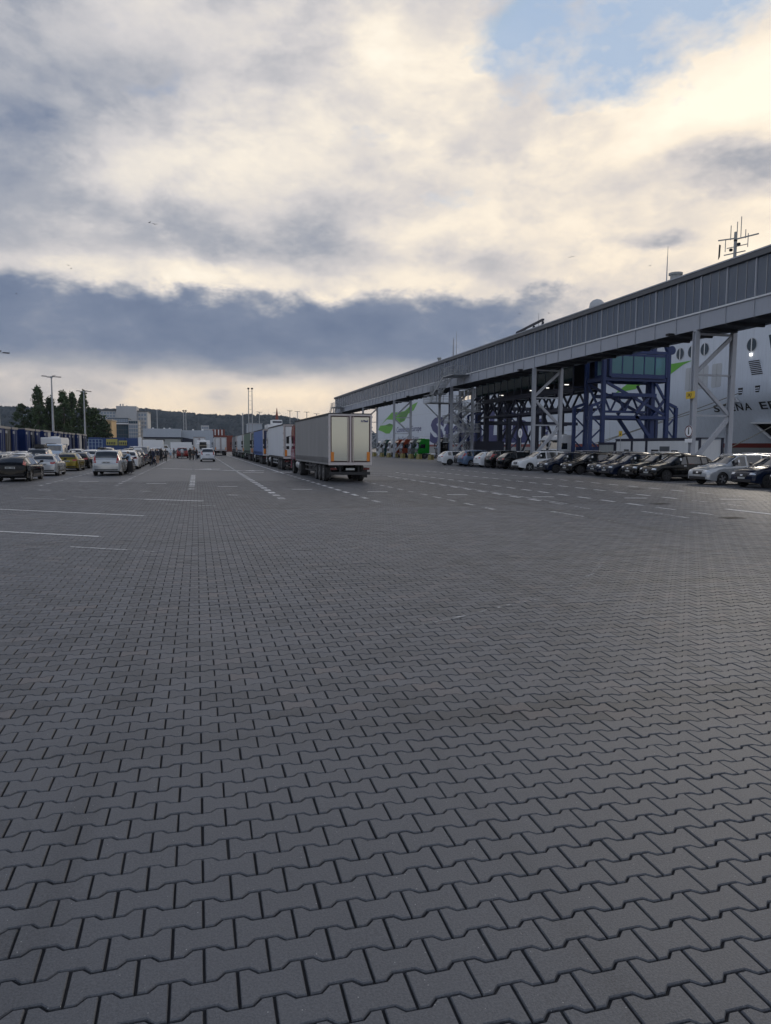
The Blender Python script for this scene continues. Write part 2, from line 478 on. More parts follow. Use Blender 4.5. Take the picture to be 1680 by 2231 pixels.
def pavement_materials():
    m = bpy.data.materials.new('paver_concrete'); m.use_nodes = True
    g = NG(m.node_tree); b = m.node_tree.nodes['Principled BSDF']
    pos, col = pavement_nodes(g, b)
    g.link(col, b.inputs['Base Color'])
    MATS['paver'] = m
    m = bpy.data.materials.new('paving_far'); m.use_nodes = True
    g = NG(m.node_tree); b = m.node_tree.nodes['Principled BSDF']
    pos, col = pavement_nodes(g, b, False)
    br = g.n('ShaderNodeTexBrick'); br.offset = 0.5; br.squash = 1.0
    mp = g.n('ShaderNodeMapping'); mp.inputs['Location'].default_value = (-PX0, -(PY0 - PP / 2), 0); g.link(pos, mp.inputs[0])
    g.link(mp.outputs[0], br.inputs['Vector'])
    for k, v in (('Scale', 1.0), ('Mortar Size', 0.006), ('Mortar Smooth', 0.1), ('Brick Width', PW), ('Row Height', PP)): br.inputs[k].default_value = v
    br.inputs['Color1'].default_value = (1.07, 1.07, 1.07, 1); br.inputs['Color2'].default_value = (.93, .93, .93, 1); br.inputs['Mortar'].default_value = (.2, .2, .22, 1)
    g.link(g.mix(1.0, col, br.outputs['Color'], 'MULTIPLY'), b.inputs['Base Color'])
    MATS['paving_far'] = m
    # worn road paint, missing in the joints and where tyres have rubbed it away
    for nm, wear, c in (('road_paint', 0.28, (.70, .71, .72)), ('road_paint_worn', 0.45, (.54, .55, .56)), ('road_paint_faint', 0.55, (.42, .43, .44)), ('road_scuff', 0.55, (.40, .41, .42))):
        m = bpy.data.materials.new(nm); m.use_nodes = True; MATS[nm] = m
        g = NG(m.node_tree); b = m.node_tree.nodes['Principled BSDF']; out = m.node_tree.nodes['Material Output']
        pos = g.n('ShaderNodeNewGeometry').outputs['Position']
        n1 = g.noise(pos, 7.0, 5, 0.7); n2 = g.noise(pos, 0.9, 3)
        a = g.m('ADD', g.m('MULTIPLY', n1, 0.7), g.m('MULTIPLY', n2, 0.3))
        a = g.m('MULTIPLY', g.m('SUBTRACT', a, wear - 0.06), 7.0, clamp=True)
        br = g.n('ShaderNodeTexBrick'); br.offset = 0.5
        mp = g.n('ShaderNodeMapping'); mp.inputs['Location'].default_value = (-PX0, -(PY0 - PP / 2), 0); g.link(pos, mp.inputs[0])
        g.link(mp.outputs[0], br.inputs['Vector'])
        for k, v in (('Scale', 1.0), ('Mortar Size', 0.008), ('Brick Width', PW), ('Row Height', PP)): br.inputs[k].default_value = v
        a = g.m('MULTIPLY', a, g.m('SUBTRACT', 1.0, g.m('MULTIPLY', br.outputs['Fac'], 0.8)))
        b.inputs['Base Color'].default_value = (*c, 1); b.inputs['Roughness'].default_value = 0.6
        tr = g.n('ShaderNodeBsdfTransparent'); mx = g.n('ShaderNodeMixShader')
        g.link(a, mx.inputs[0]); g.link(tr.outputs[0], mx.inputs[1]); g.link(b.outputs[0], mx.inputs[2]); g.link(mx.outputs[0], out.inputs[0])


pavement_materials()
M_JOINT = mat('joint_sand', (.018, .019, .023), 0.95, 0, 0.8, 1.3)


def paver_outline(shrink):
    """12-cornered H outline; the ends are deep, the waist is narrow so that rows interlock"""
    a = 0.099 * PP                      # half the zigzag of a row joint
    hl = PW / 2 - shrink
    x1, x2 = PW * 0.315, PW * 0.185     # ramp between end and waist
    e, w = PP / 2 + a - shrink, PP / 2 - a - shrink
    k = shrink * 0.35
    return [(-hl, -e), (-x1 - k, -e), (-x2 - k, -w), (x2 + k, -w), (x1 + k, -e), (hl, -e),
            (hl, e), (x1 + k, e), (x2 + k, w), (-x2 - k, w), (-x1 - k, e), (-hl, e)]


def wedge(Y, extra=0.0):
    """left and right X limit of the part of the yard the camera looks at"""
    return -0.262 * Y - 1.2 - extra, 0.935 * Y + 1.6 + extra


def build_pavement():
    root = empty('pavement'); tag(root, kind='structure')
    Y_END = 44.0
    cells = []
    j0 = int(math.floor((1.45 - PY0) / PP)); j1 = int((Y_END - PY0) / PP)
    for j in range(j0, j1):
        Y = PY0 + j * PP
        xl, xr = wedge(max(Y, 0.0))
        off = PX0 + (PW / 2 if j % 2 == 0 else 0.0)
        i0 = math.ceil((xl - off) / PW); i1 = math.floor((xr - off) / PW)
        for i in range(i0, i1 + 1): cells.append((off + i * PW, Y))
    P = np.array(cells)
    # the nearest that really show in the picture become single pavers
    d = P - np.array([0, 0])
    az = np.arctan2(P[:, 0], P[:, 1])
    dep = P[:, 0] * math.sin(YAW) + P[:, 1] * math.cos(YAW)
    lat = P[:, 0] * math.cos(YAW) - P[:, 1] * math.sin(YAW)
    seen = (np.abs(lat) / (dep + 0.18) < 0.545) & (dep > 2.30)
    order = np.argsort(np.where(seen, dep, 1e9))[:300]
    single = np.zeros(len(P), bool); single[order] = True
    top = np.array(paver_outline(0.0095)); rim = np.array(paver_outline(0.0058))
    n = len(top)
    base = np.vstack([np.c_[top, np.zeros(n)], np.c_[rim, np.full(n, -0.006)], np.c_[rim, np.full(n, -0.016)]])
    quads = []
    for r in range(2):
        for k in range(n): quads.append((r * n + k, (r + 1) * n + k, (r + 1) * n + (k + 1) % n, r * n + (k + 1) % n))
    # single pavers: a few shared meshes
    me = bpy.data.meshes.new('paver')
    me.from_pydata([tuple(q) for q in base], [], [tuple(range(n))] + quads)
    me.materials.append(MATS['paver'])
    for x, y in P[single]:
        o = bpy.data.objects.new('paver', me); COL.objects.link(o); o.parent = root
        o.location = (x + rng.normal(0, .0009), y + rng.normal(0, .0009), rng.normal(0, .0012))
        o.rotation_euler = (rng.normal(0, .006), rng.normal(0, .006), rng.normal(0, .006))
        o['kind'] = 'structure'
    # all the others as one mass of real pavers; chamfered up to 24 m, flat beyond
    Q = P[~single]
    near = Q[:, 1] < 24
    groups = []
    for sel, verts, faces in ((near, base, [tuple(range(n))] + quads), (~near, np.c_[np.array(paver_outline(0.0075)), np.zeros(n)], [tuple(range(n))])):
        q = Q[sel]; k = len(q); nv = len(verts)
        ang = rng.normal(0, .006, k) * np.where(rng.random(k) < .04, 4, 1); tx = rng.normal(0, .007, k); ty = rng.normal(0, .007, k); dz = rng.normal(0, .0013, k)
        vx, vy, vz = verts[:, 0], verts[:, 1], verts[:, 2]
        X = q[:, 0, None] + rng.normal(0, .0009, (k, 1)) + vx[None] - ang[:, None] * vy[None]
        Y = q[:, 1, None] + rng.normal(0, .0009, (k, 1)) + vy[None] + ang[:, None] * vx[None]
        Z = vz[None] + dz[:, None] + tx[:, None] * vx[None] + ty[:, None] * vy[None]
        V = np.stack([X, Y, Z], -1).reshape(-1, 3)
        idx = []; sizes = []
        for fc in faces: sizes.append(len(fc)); idx += list(fc)
        I = (np.array(idx)[None] + (np.arange(k) * nv)[:, None]).reshape(-1)
        S = np.tile(np.array(sizes), k)
        groups.append((V, I, S))
    V = np.vstack([g_[0] for g_ in groups])
    I = np.concatenate([groups[0][1], groups[1][1] + len(groups[0][0])]); S = np.concatenate([g_[2] for g_ in groups])
    me = bpy.data.meshes.new('paver_field')
    me.vertices.add(len(V)); me.vertices.foreach_set('co', V.astype(np.float32).ravel())
    me.loops.add(len(I)); me.loops.foreach_set('vertex_index', I.astype(np.int32))
    me.polygons.add(len(S)); me.polygons.foreach_set('loop_start', np.concatenate([[0], np.cumsum(S)[:-1]]).astype(np.int32))
    me.update(calc_edges=True); me.validate()
    me.polygons.foreach_set('use_smooth', [False] * len(me.polygons))
    me.materials.append(MATS['paver'])
    o = link_mesh('paver_field', me, root); o['kind'] = 'stuff'
    # sand bed under the pavers
    a0, b0 = wedge(1.2, .3); a1, b1 = wedge(Y_END + .3, .3)
    MB().quad((a0, 1.2, -.013), (b0, 1.2, -.013), (b1, Y_END + .3, -.013), (a1, Y_END + .3, -.013)).build('joint_bed', M_JOINT, root)
    # the rest of the yard, out to the horizon
    ye = Y_END - .12; ys = 1.6; B = 3400; z = -.004
    a0, b0 = wedge(ys, -.25); a1, b1 = wedge(ye, -.25)
    s = MB()
    s.quad((-B, ye, z), (62, ye, z), (62, B, z), (-B, B, z))
    s.quad((-B, -400, z), (a0, ys, z), (a1, ye, z), (-B, ye, z))
    s.quad((b0, ys, z), (62, -400, z), (62, ye, z), (b1, ye, z))
    s.add([(-B, -400, z), (62, -400, z), (b0, ys, z), (a0, ys, z)], [(0, 1, 2, 3)])
    s.build('yard_surface', MATS['paving_far'], root, fix=False)
    return root


PAVEMENT = build_pavement()


# painted markings, each a thin sheet just above the pavers
def mark(x0, y0, x1, y1, w, m='road_paint', name='painted_line', z=0.0075):
    a, b = Vector((x0, y0, 0)), Vector((x1, y1, 0))
    d = (b - a).normalized(); r = Vector((d.y, -d.x, 0)) * (w / 2)
    s = MB(); zz = Vector((0, 0, z))
    s.quad(a - r + zz, a + r + zz, b + r + zz, b - r + zz)
    return s.build(name, MATS[m], PAVEMENT, fix=False)


def build_markings():
    dash = {}
    def dashes(x, y0, y1, length=0.95, pitch=1.85, w=0.17, m='road_paint', skew=0.0):
        y = y0
        while y < y1:
            mm = m if (m != 'road_paint' or y > y0 + 2.5) else 'road_paint_worn'
            mark(x + skew * (y - y0), y, x + skew * (y - y0), y + length, w, mm, 'painted_dash')
            y += pitch
    dashes(-7.85, 40.0, 62, w=.2, m='road_paint_worn')
    dashes(-4.12, 39.6, 75, w=.22, m='road_paint_worn', skew=.004)
    dashes(-0.28, 35.6, 54, .9, 1.85, .30)
    dashes(3.24, 28.4, 57, .9, 1.85, .30, skew=-.003)
    dashes(6.62, 26.2, 54, .95, 1.85, .20, skew=-.007)
    dashes(9.66, 22.3, 42, .95, 1.85, .18, 'road_paint_worn')
    dashes(13.05, 22.0, 48, .95, 1.85, .18)
    dashes(15.72, 19.2, 56, .98, 1.82, .2)
    dashes(19.25, 22.0, 60, .98, 1.82, .2)
    dashes(22.95, 26.2, 66, .98, 1.9, .2)
    # solid stretches
    mark(-0.33, 54, -0.45, 150, .24, 'road_paint_faint'); mark(3.16, 57, 3.1, 170, .18, 'road_paint_worn'); mark(6.42, 54, 6.35, 190, .17, 'road_paint')
    mark(-4.0, 75, -4.0, 120, .2, 'road_paint_worn')
    mark(12.95, 22.0, 12.45, 17.5, .10, 'road_paint_faint'); mark(13.3, 51.5, 13.34, 24.0, .13, 'road_paint_worn')
    mark(27.75, 26, 27.75, 84, .15, 'road_paint_worn')
    # short start bars in the lanes
    for x, y, w, m in ((-6.12, 44.6, 1.1, 'road_paint'), (-2.2, 41.4, 1.05, 'road_paint'), (1.5, 37.9, 1.0, 'road_paint'), (4.93, 34.8, .95, 'road_paint'), (8.1, 32.3, .9, 'road_paint'),
                       (11.08, 29.7, .85, 'road_paint'), (14.22, 27.7, .9, 'road_paint'), (17.75, 26.3, .9, 'road_paint'), (21.35, 24.9, .95, 'road_paint'), (1.44, 31.25, .45, 'road_paint_worn'),
                       (-6.9, 36.2, .6, 'road_paint_worn'), (-2.35, 34.6, .6, 'road_paint_worn')):
        mark(x - w / 2, y + .12, x + w / 2, y - .12, .26, m, 'lane_start_bar')
    # long transverse lines on the left and the old hatching beyond
    mark(-9.0, 27.6, -1.55, 22.4, .13); mark(-6.8, 31.1, -4.94, 29.8, .10, 'road_paint_worn')
    mark(-4.9, 31.3, -2.0, 29.4, .10, 'road_paint_worn'); mark(-2.0, 29.4, .2, 28.0, .22, 'road_paint'); mark(-1.1, 26.7, .6, 25.6, .10, 'road_paint_worn')
    mark(-5.6, 19.65, -2.2, 17.5, .12, 'road_paint'); mark(-2.2, 17.5, .6, 15.7, .12, 'road_paint_faint')
    mark(-2.6, 15.87, -1.36, 15.1, .08, 'road_paint_worn'); mark(-1.36, 15.1, .1, 14.1, .09, 'road_paint_faint'); mark(-7.2, 37.5, -5.0, 42.5, .10, 'road_paint_faint')
    mark(-4.2, 36.6, .95, 34.4, .10, 'road_paint_faint')
    # thick cross band far ahead, with the two turn arrows
    mark(-3.4, 69.5, 2.2, 63.2, .75, 'road_paint_worn'); mark(2.2, 63.2, 3.6, 61.6, .55, 'road_paint')
    mark(3.5, 57.8, 5.1, 57.6, .5, 'road_paint', 'painted_bar'); mark(6.0, 58.5, 7.4, 57.7, .6, 'road_paint', 'painted_bar')
    for ax, ay in ((1.1, 66.5), (4.6, 61.6)):
        s = MB(); z = .0078
        s.add([(ax - 1.0, ay, z), (ax + .1, ay - 1.1, z), (ax + .1, ay + 1.1, z)], [(0, 1, 2)])
        s.add([(ax + .1, ay - .35, z), (ax + .9, ay - .35, z), (ax + .9, ay + .35, z), (ax + .1, ay + .35, z)], [(0, 1, 2, 3)])
        s.build('painted_arrow', MATS['road_paint'], PAVEMENT, fix=False)
    # oblique old strokes on the right
    for a in ((11.25, 21.3, 11.4, 19.5, .16, 'road_paint_worn'), (11.4, 19.5, 11.5, 17.2, .10, 'road_paint_faint'), (14.27, 20.7, 14.3, 18.5, .2, 'road_paint_worn'),
              (14.3, 18.5, 14.4, 16.5, .1, 'road_paint_faint'), (17.7, 20.9, 17.8, 18.6, .24, 'road_paint')):
        mark(*a)
    # bays of the export car park
    for y in (33.6, 37.0, 41.4, 44.0, 50.0, 53.0, 58.2):
        mark(27.9, y, 28.9, y - .1, .12, 'road_paint_worn', 'bay_mark')
    # cross band in front of the trucks on the right
    mark(9.4, 52.8, 15.6, 48.9, .32, 'road_paint_worn'); mark(10.0, 55.8, 17.8, 51.2, .3, 'road_paint_worn'); mark(13.5, 60.5, 26, 55, .22, 'road_paint_worn')
    # the scuffed, almost vanished arc in the foreground
    pts = [(1.9, 7.75), (2.6, 7.95), (3.3, 8.3), (3.95, 8.65), (4.6, 9.0), (5.2, 9.5), (5.8, 9.9), (6.3, 10.5), (6.9, 11.2), (7.5, 12.1), (7.9, 13.2), (8.1, 14.6), (8.2, 16.0), (8.15, 17.4)]
    for k, (p, q) in enumerate(zip(pts[:-1], pts[1:])):
        mark(*p, *q, .07 if k % 3 else .12, 'road_scuff', 'worn_arc_stroke')


build_markings()

for k, (x, y) in enumerate(((15.64, 18.2), (21.8, 32.2), (16.85, 23.4))):
    g_ = empty('drain_cover', (x, y, .002), .1, ('dark iron drain cover nearest the camera on the right', 'dark iron drain cover close to the parked cars', 'small dark drain cover between the dashed lines')[k], 'drain cover', 'drain covers in the yard')
    MB().bb((-.34, -.22, 0), (.34, -.17, .008)).bb((-.34, .17, 0), (.34, .22, .008)).bb((-.34, -.17, 0), (-.29, .17, .008)).bb((.29, -.17, 0), (.34, .17, .008)).build('frame', mat('cast_iron', (.03, .03, .032), .6, .4, .2), g_)
    MB().bb((-.289, -.169, .0005), (.289, .169, .002)).build('pit', M_JOINT, g_)
    for j in range(6): MB().bb((-.25 + j * .088, -.168, .003), (-.205 + j * .088, .168, .007)).build('bar', MATS['cast_iron'], g_)

# ------------------------------------------------------------------ shared steel and glass
M_GREY = mat('light_grey_steel', (.36, .38, .42), 0.55, 0.0, 0.10, 0.8, streak=0.25)
M_GIRD = mat('grey_cladding', (.31, .335, .385), 0.5, 0.0, 0.08, 0.5, streak=0.18)
M_LEDGE = mat('pale_ledge', (.62, .64, .66), 0.5, 0, 0.06)
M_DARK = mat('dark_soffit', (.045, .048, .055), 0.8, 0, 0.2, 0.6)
M_ROOFE = mat('roof_edge', (.10, .105, .115), 0.6, 0, 0.12, 0.6)
M_MULL = mat('mullion_alu', (.27, .285, .30), 0.45, 0.1, 0.06)
M_PANE = glassy('walkway_glass', (.30, .33, .38), 0.88, 0.05, trans=(.90, .93, .97))
M_PANE2 = glassy('walkway_far_glass', (.30, .32, .34), 0.95, 0.05, trans=(.92, .94, .97))
M_FLOOR = mat('walkway_floor', (.32, .32, .33), 0.6)
M_RAIL = mat('galvanised', (.33, .35, .37), 0.45, 0.5, 0.15, 2.0)
M_WHITE = mat('white_enamel', (.72, .73, .74), 0.4, 0, 0.05, 0.7)
M_BLACK = mat('black_rubber', (.018, .018, .02), 0.8, 0, 0.15)
M_BLUE = mat('navy_blue_steel', (.008, .028, .115), 0.5, 0.0, 0.15, 0.7, streak=0.2)
M_NAVY = mat('dark_navy_steel', (.007, .011, .032), 0.55, 0, 0.15, 0.7)
M_TEAL = glassy('teal_glass', (.10, .26, .30), 0.42, 0.05)


# ------------------------------------------------------------------ elevated passenger walkway
def build_walkway():
    X0, X1 = 36.0, 39.3
    Y0, Y1 = 24.7, 193.5
    root = empty('elevated_walkway', (0, 0, 0), 0, 'long grey glazed passenger bridge on steel trestles running along the car park to the ship', 'walkway')
    P = 2.68
    n = int((Y1 - Y0) / P); Y1 = Y0 + n * P
    pm = MB().bb((X0 - .03, .025, 10.83), (X0 + .05, P - .025, 11.98)).mesh('girder_panel', M_GIRD)
    rib = MB().bb((X0 - .10, -.035, 10.80), (X0 + .02, .035, 12.0)).mesh('girder_rib', M_GREY)
    for i in range(n):
        o = link_mesh('girder_panel', pm, root); o.location.y = Y0 + i * P
        o = link_mesh('girder_rib', rib, root); o.location.y = Y0 + i * P
    q = P / 3
    gm = MB().bb((X0 + .02, .03, 12.16), (X0 + .05, q - .03, 14.62)).mesh('glass_pane', M_PANE)
    thin = MB().bb((X0 - .01, -.03, 12.14), (X0 + .07, .03, 14.64)).mesh('mullion', M_MULL)
    thick = MB().bb((X0 - .07, -.045, 12.14), (X0 + .09, .045, 14.64)).mesh('mullion', M_GREY)
    for i in range(n * 3):
        o = link_mesh('glass_pane', gm, root); o.location.y = Y0 + i * q
        if i < 300:
            o = link_mesh('mullion', thick if i % 3 == 0 else thin, root); o.location.y = Y0 + i * q
    s = MB()
    for i in range(n * 3): s.bb((X1 - .05, Y0 + i * q + .04, 12.16), (X1 - .02, Y0 + (i + 1) * q - .04, 14.62))
    s.build('far_glazing', M_PANE2, root)['kind'] = 'stuff'
    s = MB()
    for i in range(n * 3): s.bb((X1 - .09, Y0 + i * q - .04, 12.14), (X1 + .01, Y0 + i * q + .04, 14.64))
    s.build('far_mullions', M_MULL, root)['kind'] = 'stuff'
    MB().bb((X0 - .14, Y0, 11.985), (X0 + .10, Y1, 12.10)).build('sill_ledge', M_LEDGE, root)
    MB().bb((X1 - .05, Y0, 10.83), (X1 + .03, Y1, 12.12)).build('far_girder', M_GIRD, root)
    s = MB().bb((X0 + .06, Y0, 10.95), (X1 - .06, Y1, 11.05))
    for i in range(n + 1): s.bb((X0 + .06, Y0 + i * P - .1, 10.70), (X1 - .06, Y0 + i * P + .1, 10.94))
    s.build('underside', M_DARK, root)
    MB().bb((X0 + .12, Y0, 12.0), (X1 - .12, Y1, 12.08)).build('floor', M_FLOOR, root)
    s = MB().bb((X0 - .22, Y0 - .2, 14.66), (X1 + .22, Y1 + .2, 15.02)); s.build('roof', M_ROOFE, root)
    s = MB().bb((X0 - .26, Y0 - .25, 15.023), (X1 + .26, Y1 + .25, 15.12)); s.build('roof_cap', M_GREY, root)
    MB().bb((X0 + .1, Y0 + .1, 14.56), (X1 - .1, Y1 - .1, 14.61)).build('ceiling', mat('ceiling_panel', (.74, .75, .77), .7), root)
    for yy in (Y0, Y1):
        MB().bb((X0 + .06, yy - .04, 10.85), (X1 - .06, yy + .04, 14.63)).build('end_wall', M_GIRD, root)
    # handrails and radiator slats along the far side
    s = MB()
    for zz in (12.45, 12.65, 12.85, 13.05): s.bb((X1 - .34, Y0, zz - .03), (X1 - .30, Y1, zz + .03))
    s.build('handrail', M_WHITE, root)
    # trestles
    for Y in (46.5, 73.0, 99.5, 131.0, 157.2, 183.0):
        for X in (X0 + .02, X1 - .02):
            s = MB()
            w = .36
            s.bb((X - w / 2, Y - .19, 0), (X + w / 2, Y - .14, 10.70)); s.bb((X - w / 2, Y + .14, 0), (X + w / 2, Y + .19, 10.70)); s.bb((X - .05, Y - .14, 0), (X + .05, Y + .14, 10.70))
            s.bb((X - .42, Y - .42, 0.01), (X + .42, Y + .42, .05)); s.bb((X - .16, Y - .16, 10.70), (X + .16, Y + .16, 10.84))
            s.build('column', M_GREY, root)
        a, b = X0 + .15, X1 - .15
        for (za, zb, w) in ((7.75, 10.45, .26), (7.55, 7.55, .14), (7.30, 4.62, .26), (4.55, 4.55, .14), (1.10, 4.35, .30), (10.55, 10.55, .16)):
            MB().beam((a, Y, za), (b, Y, zb), w * .8, w).build('brace', M_GREY, root)
    # floodlights under the girder edge
    for Y in (49.2, 76.0, 103.5, 121.0, 137.0):
        f = MB().box((X0 - .28, Y, 10.86), (.5, .42, .16)).box((X0 - .08, Y, 10.93), (.2, .1, .1)).build('floodlight', M_BLACK, root)
    # roof units
    for Y, r, h in ((51.2, .42, .45), (80.0, .30, .35), (111.0, .35, .4), (128.0, .25, .35), (150, .25, .35), (171, .25, .3)):
        MB().lathe([(r * .7, 15.1), (r * .7, 15.1 + h * .5), (r, 15.1 + h * .55), (r * .95, 15.1 + h), (r * .3, 15.1 + h * 1.1)], c=(37.4, Y, 0), n=14).build('roof_vent', M_GREY, root, smooth=True)
    for Y, h in ((52.4, 2.6), (112.8, .6), (102.9, 3.2), (103.3, 3.2)):
        MB().tube([(37.5, Y, 15.1), (37.5, Y, 15.1 + h * .6), (37.5, Y, 15.1 + h)], [.05, .035, .02], 6).build('aerial', M_GREY, root)
    # signs fixed to the nearest trestle
    s = MB().lathe([(.44, 0), (.44, .03)], 'x', (X0 - .30, 46.5, 3.35), 28); sg = s.build('round_sign', mat('sign_white', (.75, .76, .78), .4), root, smooth=True)
    s = MB()
    for k in range(28):
        a0, a1 = 2 * PI * k / 28, 2 * PI * (k + 1) / 28
        P4 = [(.44, a0), (.44, a1), (.36, a1), (.36, a0)]
        s.quad(*[(X0 - .304, 46.5 + r * math.cos(a), 3.35 + r * math.sin(a)) for r, a in P4])
    s.build('sign_ring', mat('sign_dark_red', (.10, .012, .022), .4), sg)
    s = MB().bb((X0 - .307, 46.44, 3.12), (X0 - .303, 46.56, 3.52)).lathe([(.07, 0), (.07, .004)], 'x', (X0 - .307, 46.5, 3.60), 12); s.build('sign_figure', M_BLACK, sg)
    s = MB().bb((X0 - .30, 46.1, 2.52), (X0 - .27, 46.9, 2.80)); s.build('sign_plate', mat('sign_white', (.75, .76, .78), .4), root)
    s = MB().prism([(X0 - .30, 46.5 + a, 6.05 + b) for a, b in ((-.50, -.2), (-.44, -.27), (.44, -.27), (.5, -.2), (.5, .2), (.44, .27), (-.44, .27), (-.5, .2))], (.03, 0, 0))
    sg = s.build('yellow_sign', mat('sign_yellow', (.62, .42, .03), .5), root)
    me = text_mesh('sign_text', '3KJ', .36, M_BLACK, .004, 0.2)
    o = link_mesh('sign_text', me, sg); o.matrix_local = Matrix.Translation((X0 - .306, 46.86, 5.93)) @ Matrix.Rotation(-PI / 2, 4, 'Z') @ Matrix.Rotation(PI / 2, 4, 'X')
    return root


WALK = build_walkway()


# ------------------------------------------------------------------ outside stairs on the walkway
def railing(s, a, b, h=1.1, n=6, up=(0, 0, 1)):
    a, b = Vector(a), Vector(b)
    for k in (1.0, .55, .15): s.beam(a + Vector((0, 0, h * k)), b + Vector((0, 0, h * k)), .05 if k == 1 else .035)
    for k in range(n + 1):
        p = a.lerp(b, k / n); s.beam(p, p + Vector((0, 0, h)), .045)


def flight(root, a, b, w, n=11):
    """stair flight from a (low) to b (high) of width w across X"""
    a, b = Vector(a), Vector(b)
    s = MB()
    for sx in (-w / 2, w / 2): s.beam(a + Vector((sx, 0, 0)), b + Vector((sx, 0, 0)), .06, .26)
    s.build('stringer', M_RAIL, root)
    s = MB()
    for k in range(n):
        p = a.lerp(b, (k + .5) / n); s.bb((p.x - w / 2 + .04, p.y - .14, p.z - .02), (p.x + w / 2 - .04, p.y + .14, p.z + .02))
    s.build('treads', M_RAIL, root)
    for sx in (-w / 2, w / 2):
        s = MB(); railing(s, a + Vector((sx, 0, .1)), b + Vector((sx, 0, .1)), 1.0, 5); s.build('railing', M_RAIL, root)


def landing(root, x0, y0, x1, y1, z, sides='wens'):
    MB().bb((x0, y0, z - .12), (x1, y1, z)).build('landing', M_RAIL, root)
    for c, a, b in (('w', (x0, y0), (x0, y1)), ('e', (x1, y0), (x1, y1)), ('s', (x0, y0), (x1, y0)), ('n', (x0, y1), (x1, y1))):
        if c in sides:
            s = MB(); railing(s, (*a, z), (*b, z), 1.1, 5); s.build('railing', M_RAIL, root)


def build_stairs():
    r = empty('stair_tower', (0, 0, 0), 0, 'galvanised zigzag escape stairs hanging on the middle of the long grey walkway', 'stairs')
    landing(r, 33.6, 92.4, 35.85, 96.8, 11.95, 'wsn')
    flight(r, (34.4, 101.2, 9.95), (34.4, 96.9, 11.9), 1.25, 11)
    landing(r, 33.7, 101.2, 35.8, 102.6, 9.95, 'wn')
    flight(r, (34.5, 102.6, 8.75), (34.5, 101.2, 9.9), 1.2, 6)
    landing(r, 33.7, 102.6, 39.0, 105.6, 8.75, 'wnes')
    flight(r, (37.4, 102.4, 8.7), (37.4, 97.6, 7.25), 1.3)
    landing(r, 36.6, 95.4, 38.9, 97.6, 7.2, 'wse')
    flight(r, (37.4, 102.8, 5.85), (37.4, 97.6, 7.15), 1.3)
    landing(r, 36.6, 102.8, 38.9, 105.0, 5.8, 'wne')
    flight(r, (38.1, 102.6, 5.8), (38.1, 97.8, 4.35), 1.3)
    landing(r, 36.6, 95.5, 38.9, 97.8, 4.3, 'wse')
    flight(r, (37.4, 102.8, 2.9), (37.4, 97.8, 4.25), 1.3)
    landing(r, 36.6, 102.8, 38.9, 104.8, 2.85, 'wne')
    flight(r, (38.1, 98.0, 0.1), (38.1, 102.6, 2.85), 1.3)
    for X, Y in ((36.0, 104.8), (39.3, 104.8), (37.7, 104.85), (37.7, 100.2)):
        MB().bb((X - .16, Y - .16, 0), (X + .16, Y + .16, 10.68 if Y > 101 else 8.6)).build('post', M_BLUE if X == 37.7 else M_GREY, r)
    MB().beam((33.7, 104.8, 8.6), (35.9, 104.8, 6.6), .16).build('brace', M_GREY, r)
    MB().beam((36.1, 104.8, 5.9), (39.2, 104.8, 8.6), .2).build('brace', M_GREY, r)
    r = empty('end_stairs', (0, 0, 0), 0, 'small galvanised stair platform at the far left end of the grey walkway', 'stairs')
    landing(r, 33.4, 178.0, 35.8, 183.0, 11.95, 'wsn')
    flight(r, (34.4, 188.5, 9.2), (34.4, 183.1, 11.9), 1.25)
    landing(r, 33.4, 188.5, 36.0, 191.0, 9.2, 'wnes')
    for X in (33.6, 35.8):
        for Y in (189, 190.8): MB().bb((X - .1, Y - .1, 0), (X + .1, Y + .1, 9.05)).build('post', M_GREY, r)
    for X in (33.6, 35.7): MB().bb((X - .08, 180, 0), (X + .08, 180.2, 11.8)).build('post', M_GREY, r)


build_stairs()


# ------------------------------------------------------------------ blue boarding gantry between walkway and ship
def lattice(s, a, b, h, n, w=.14, mi=0):
    """flat truss between a and b, h high"""
    a, b = Vector(a), Vector(b); H = Vector((0, 0, h))
    s.beam(a, b, w * 1.5); s.beam(a + H, b + H, w * 1.5)
    for k in range(n):
        p, q = a.lerp(b, k / n), a.lerp(b, (k + 1) / n)
        if k % 2: s.beam(p, q + H, w)
        else: s.beam(p + H, q, w)


def foot_frame(root, x, y, dx, z1=7.2):
    s = MB()
    s.beam((x + dx, y, 0), (x + dx, y, z1 - .5), .34); s.beam((x + dx, y, z1 - .5), (x, y, z1), .3)
    zz = 0.3; k = 0
    while zz < z1 - 1.4:
        a, b = (x, x + dx) if k % 2 else (x + dx, x)
        s.beam((a, y, zz), (b, y, zz + 1.35), .14); zz += 1.35; k += 1
    s.build('outrigger', M_BLUE, root)


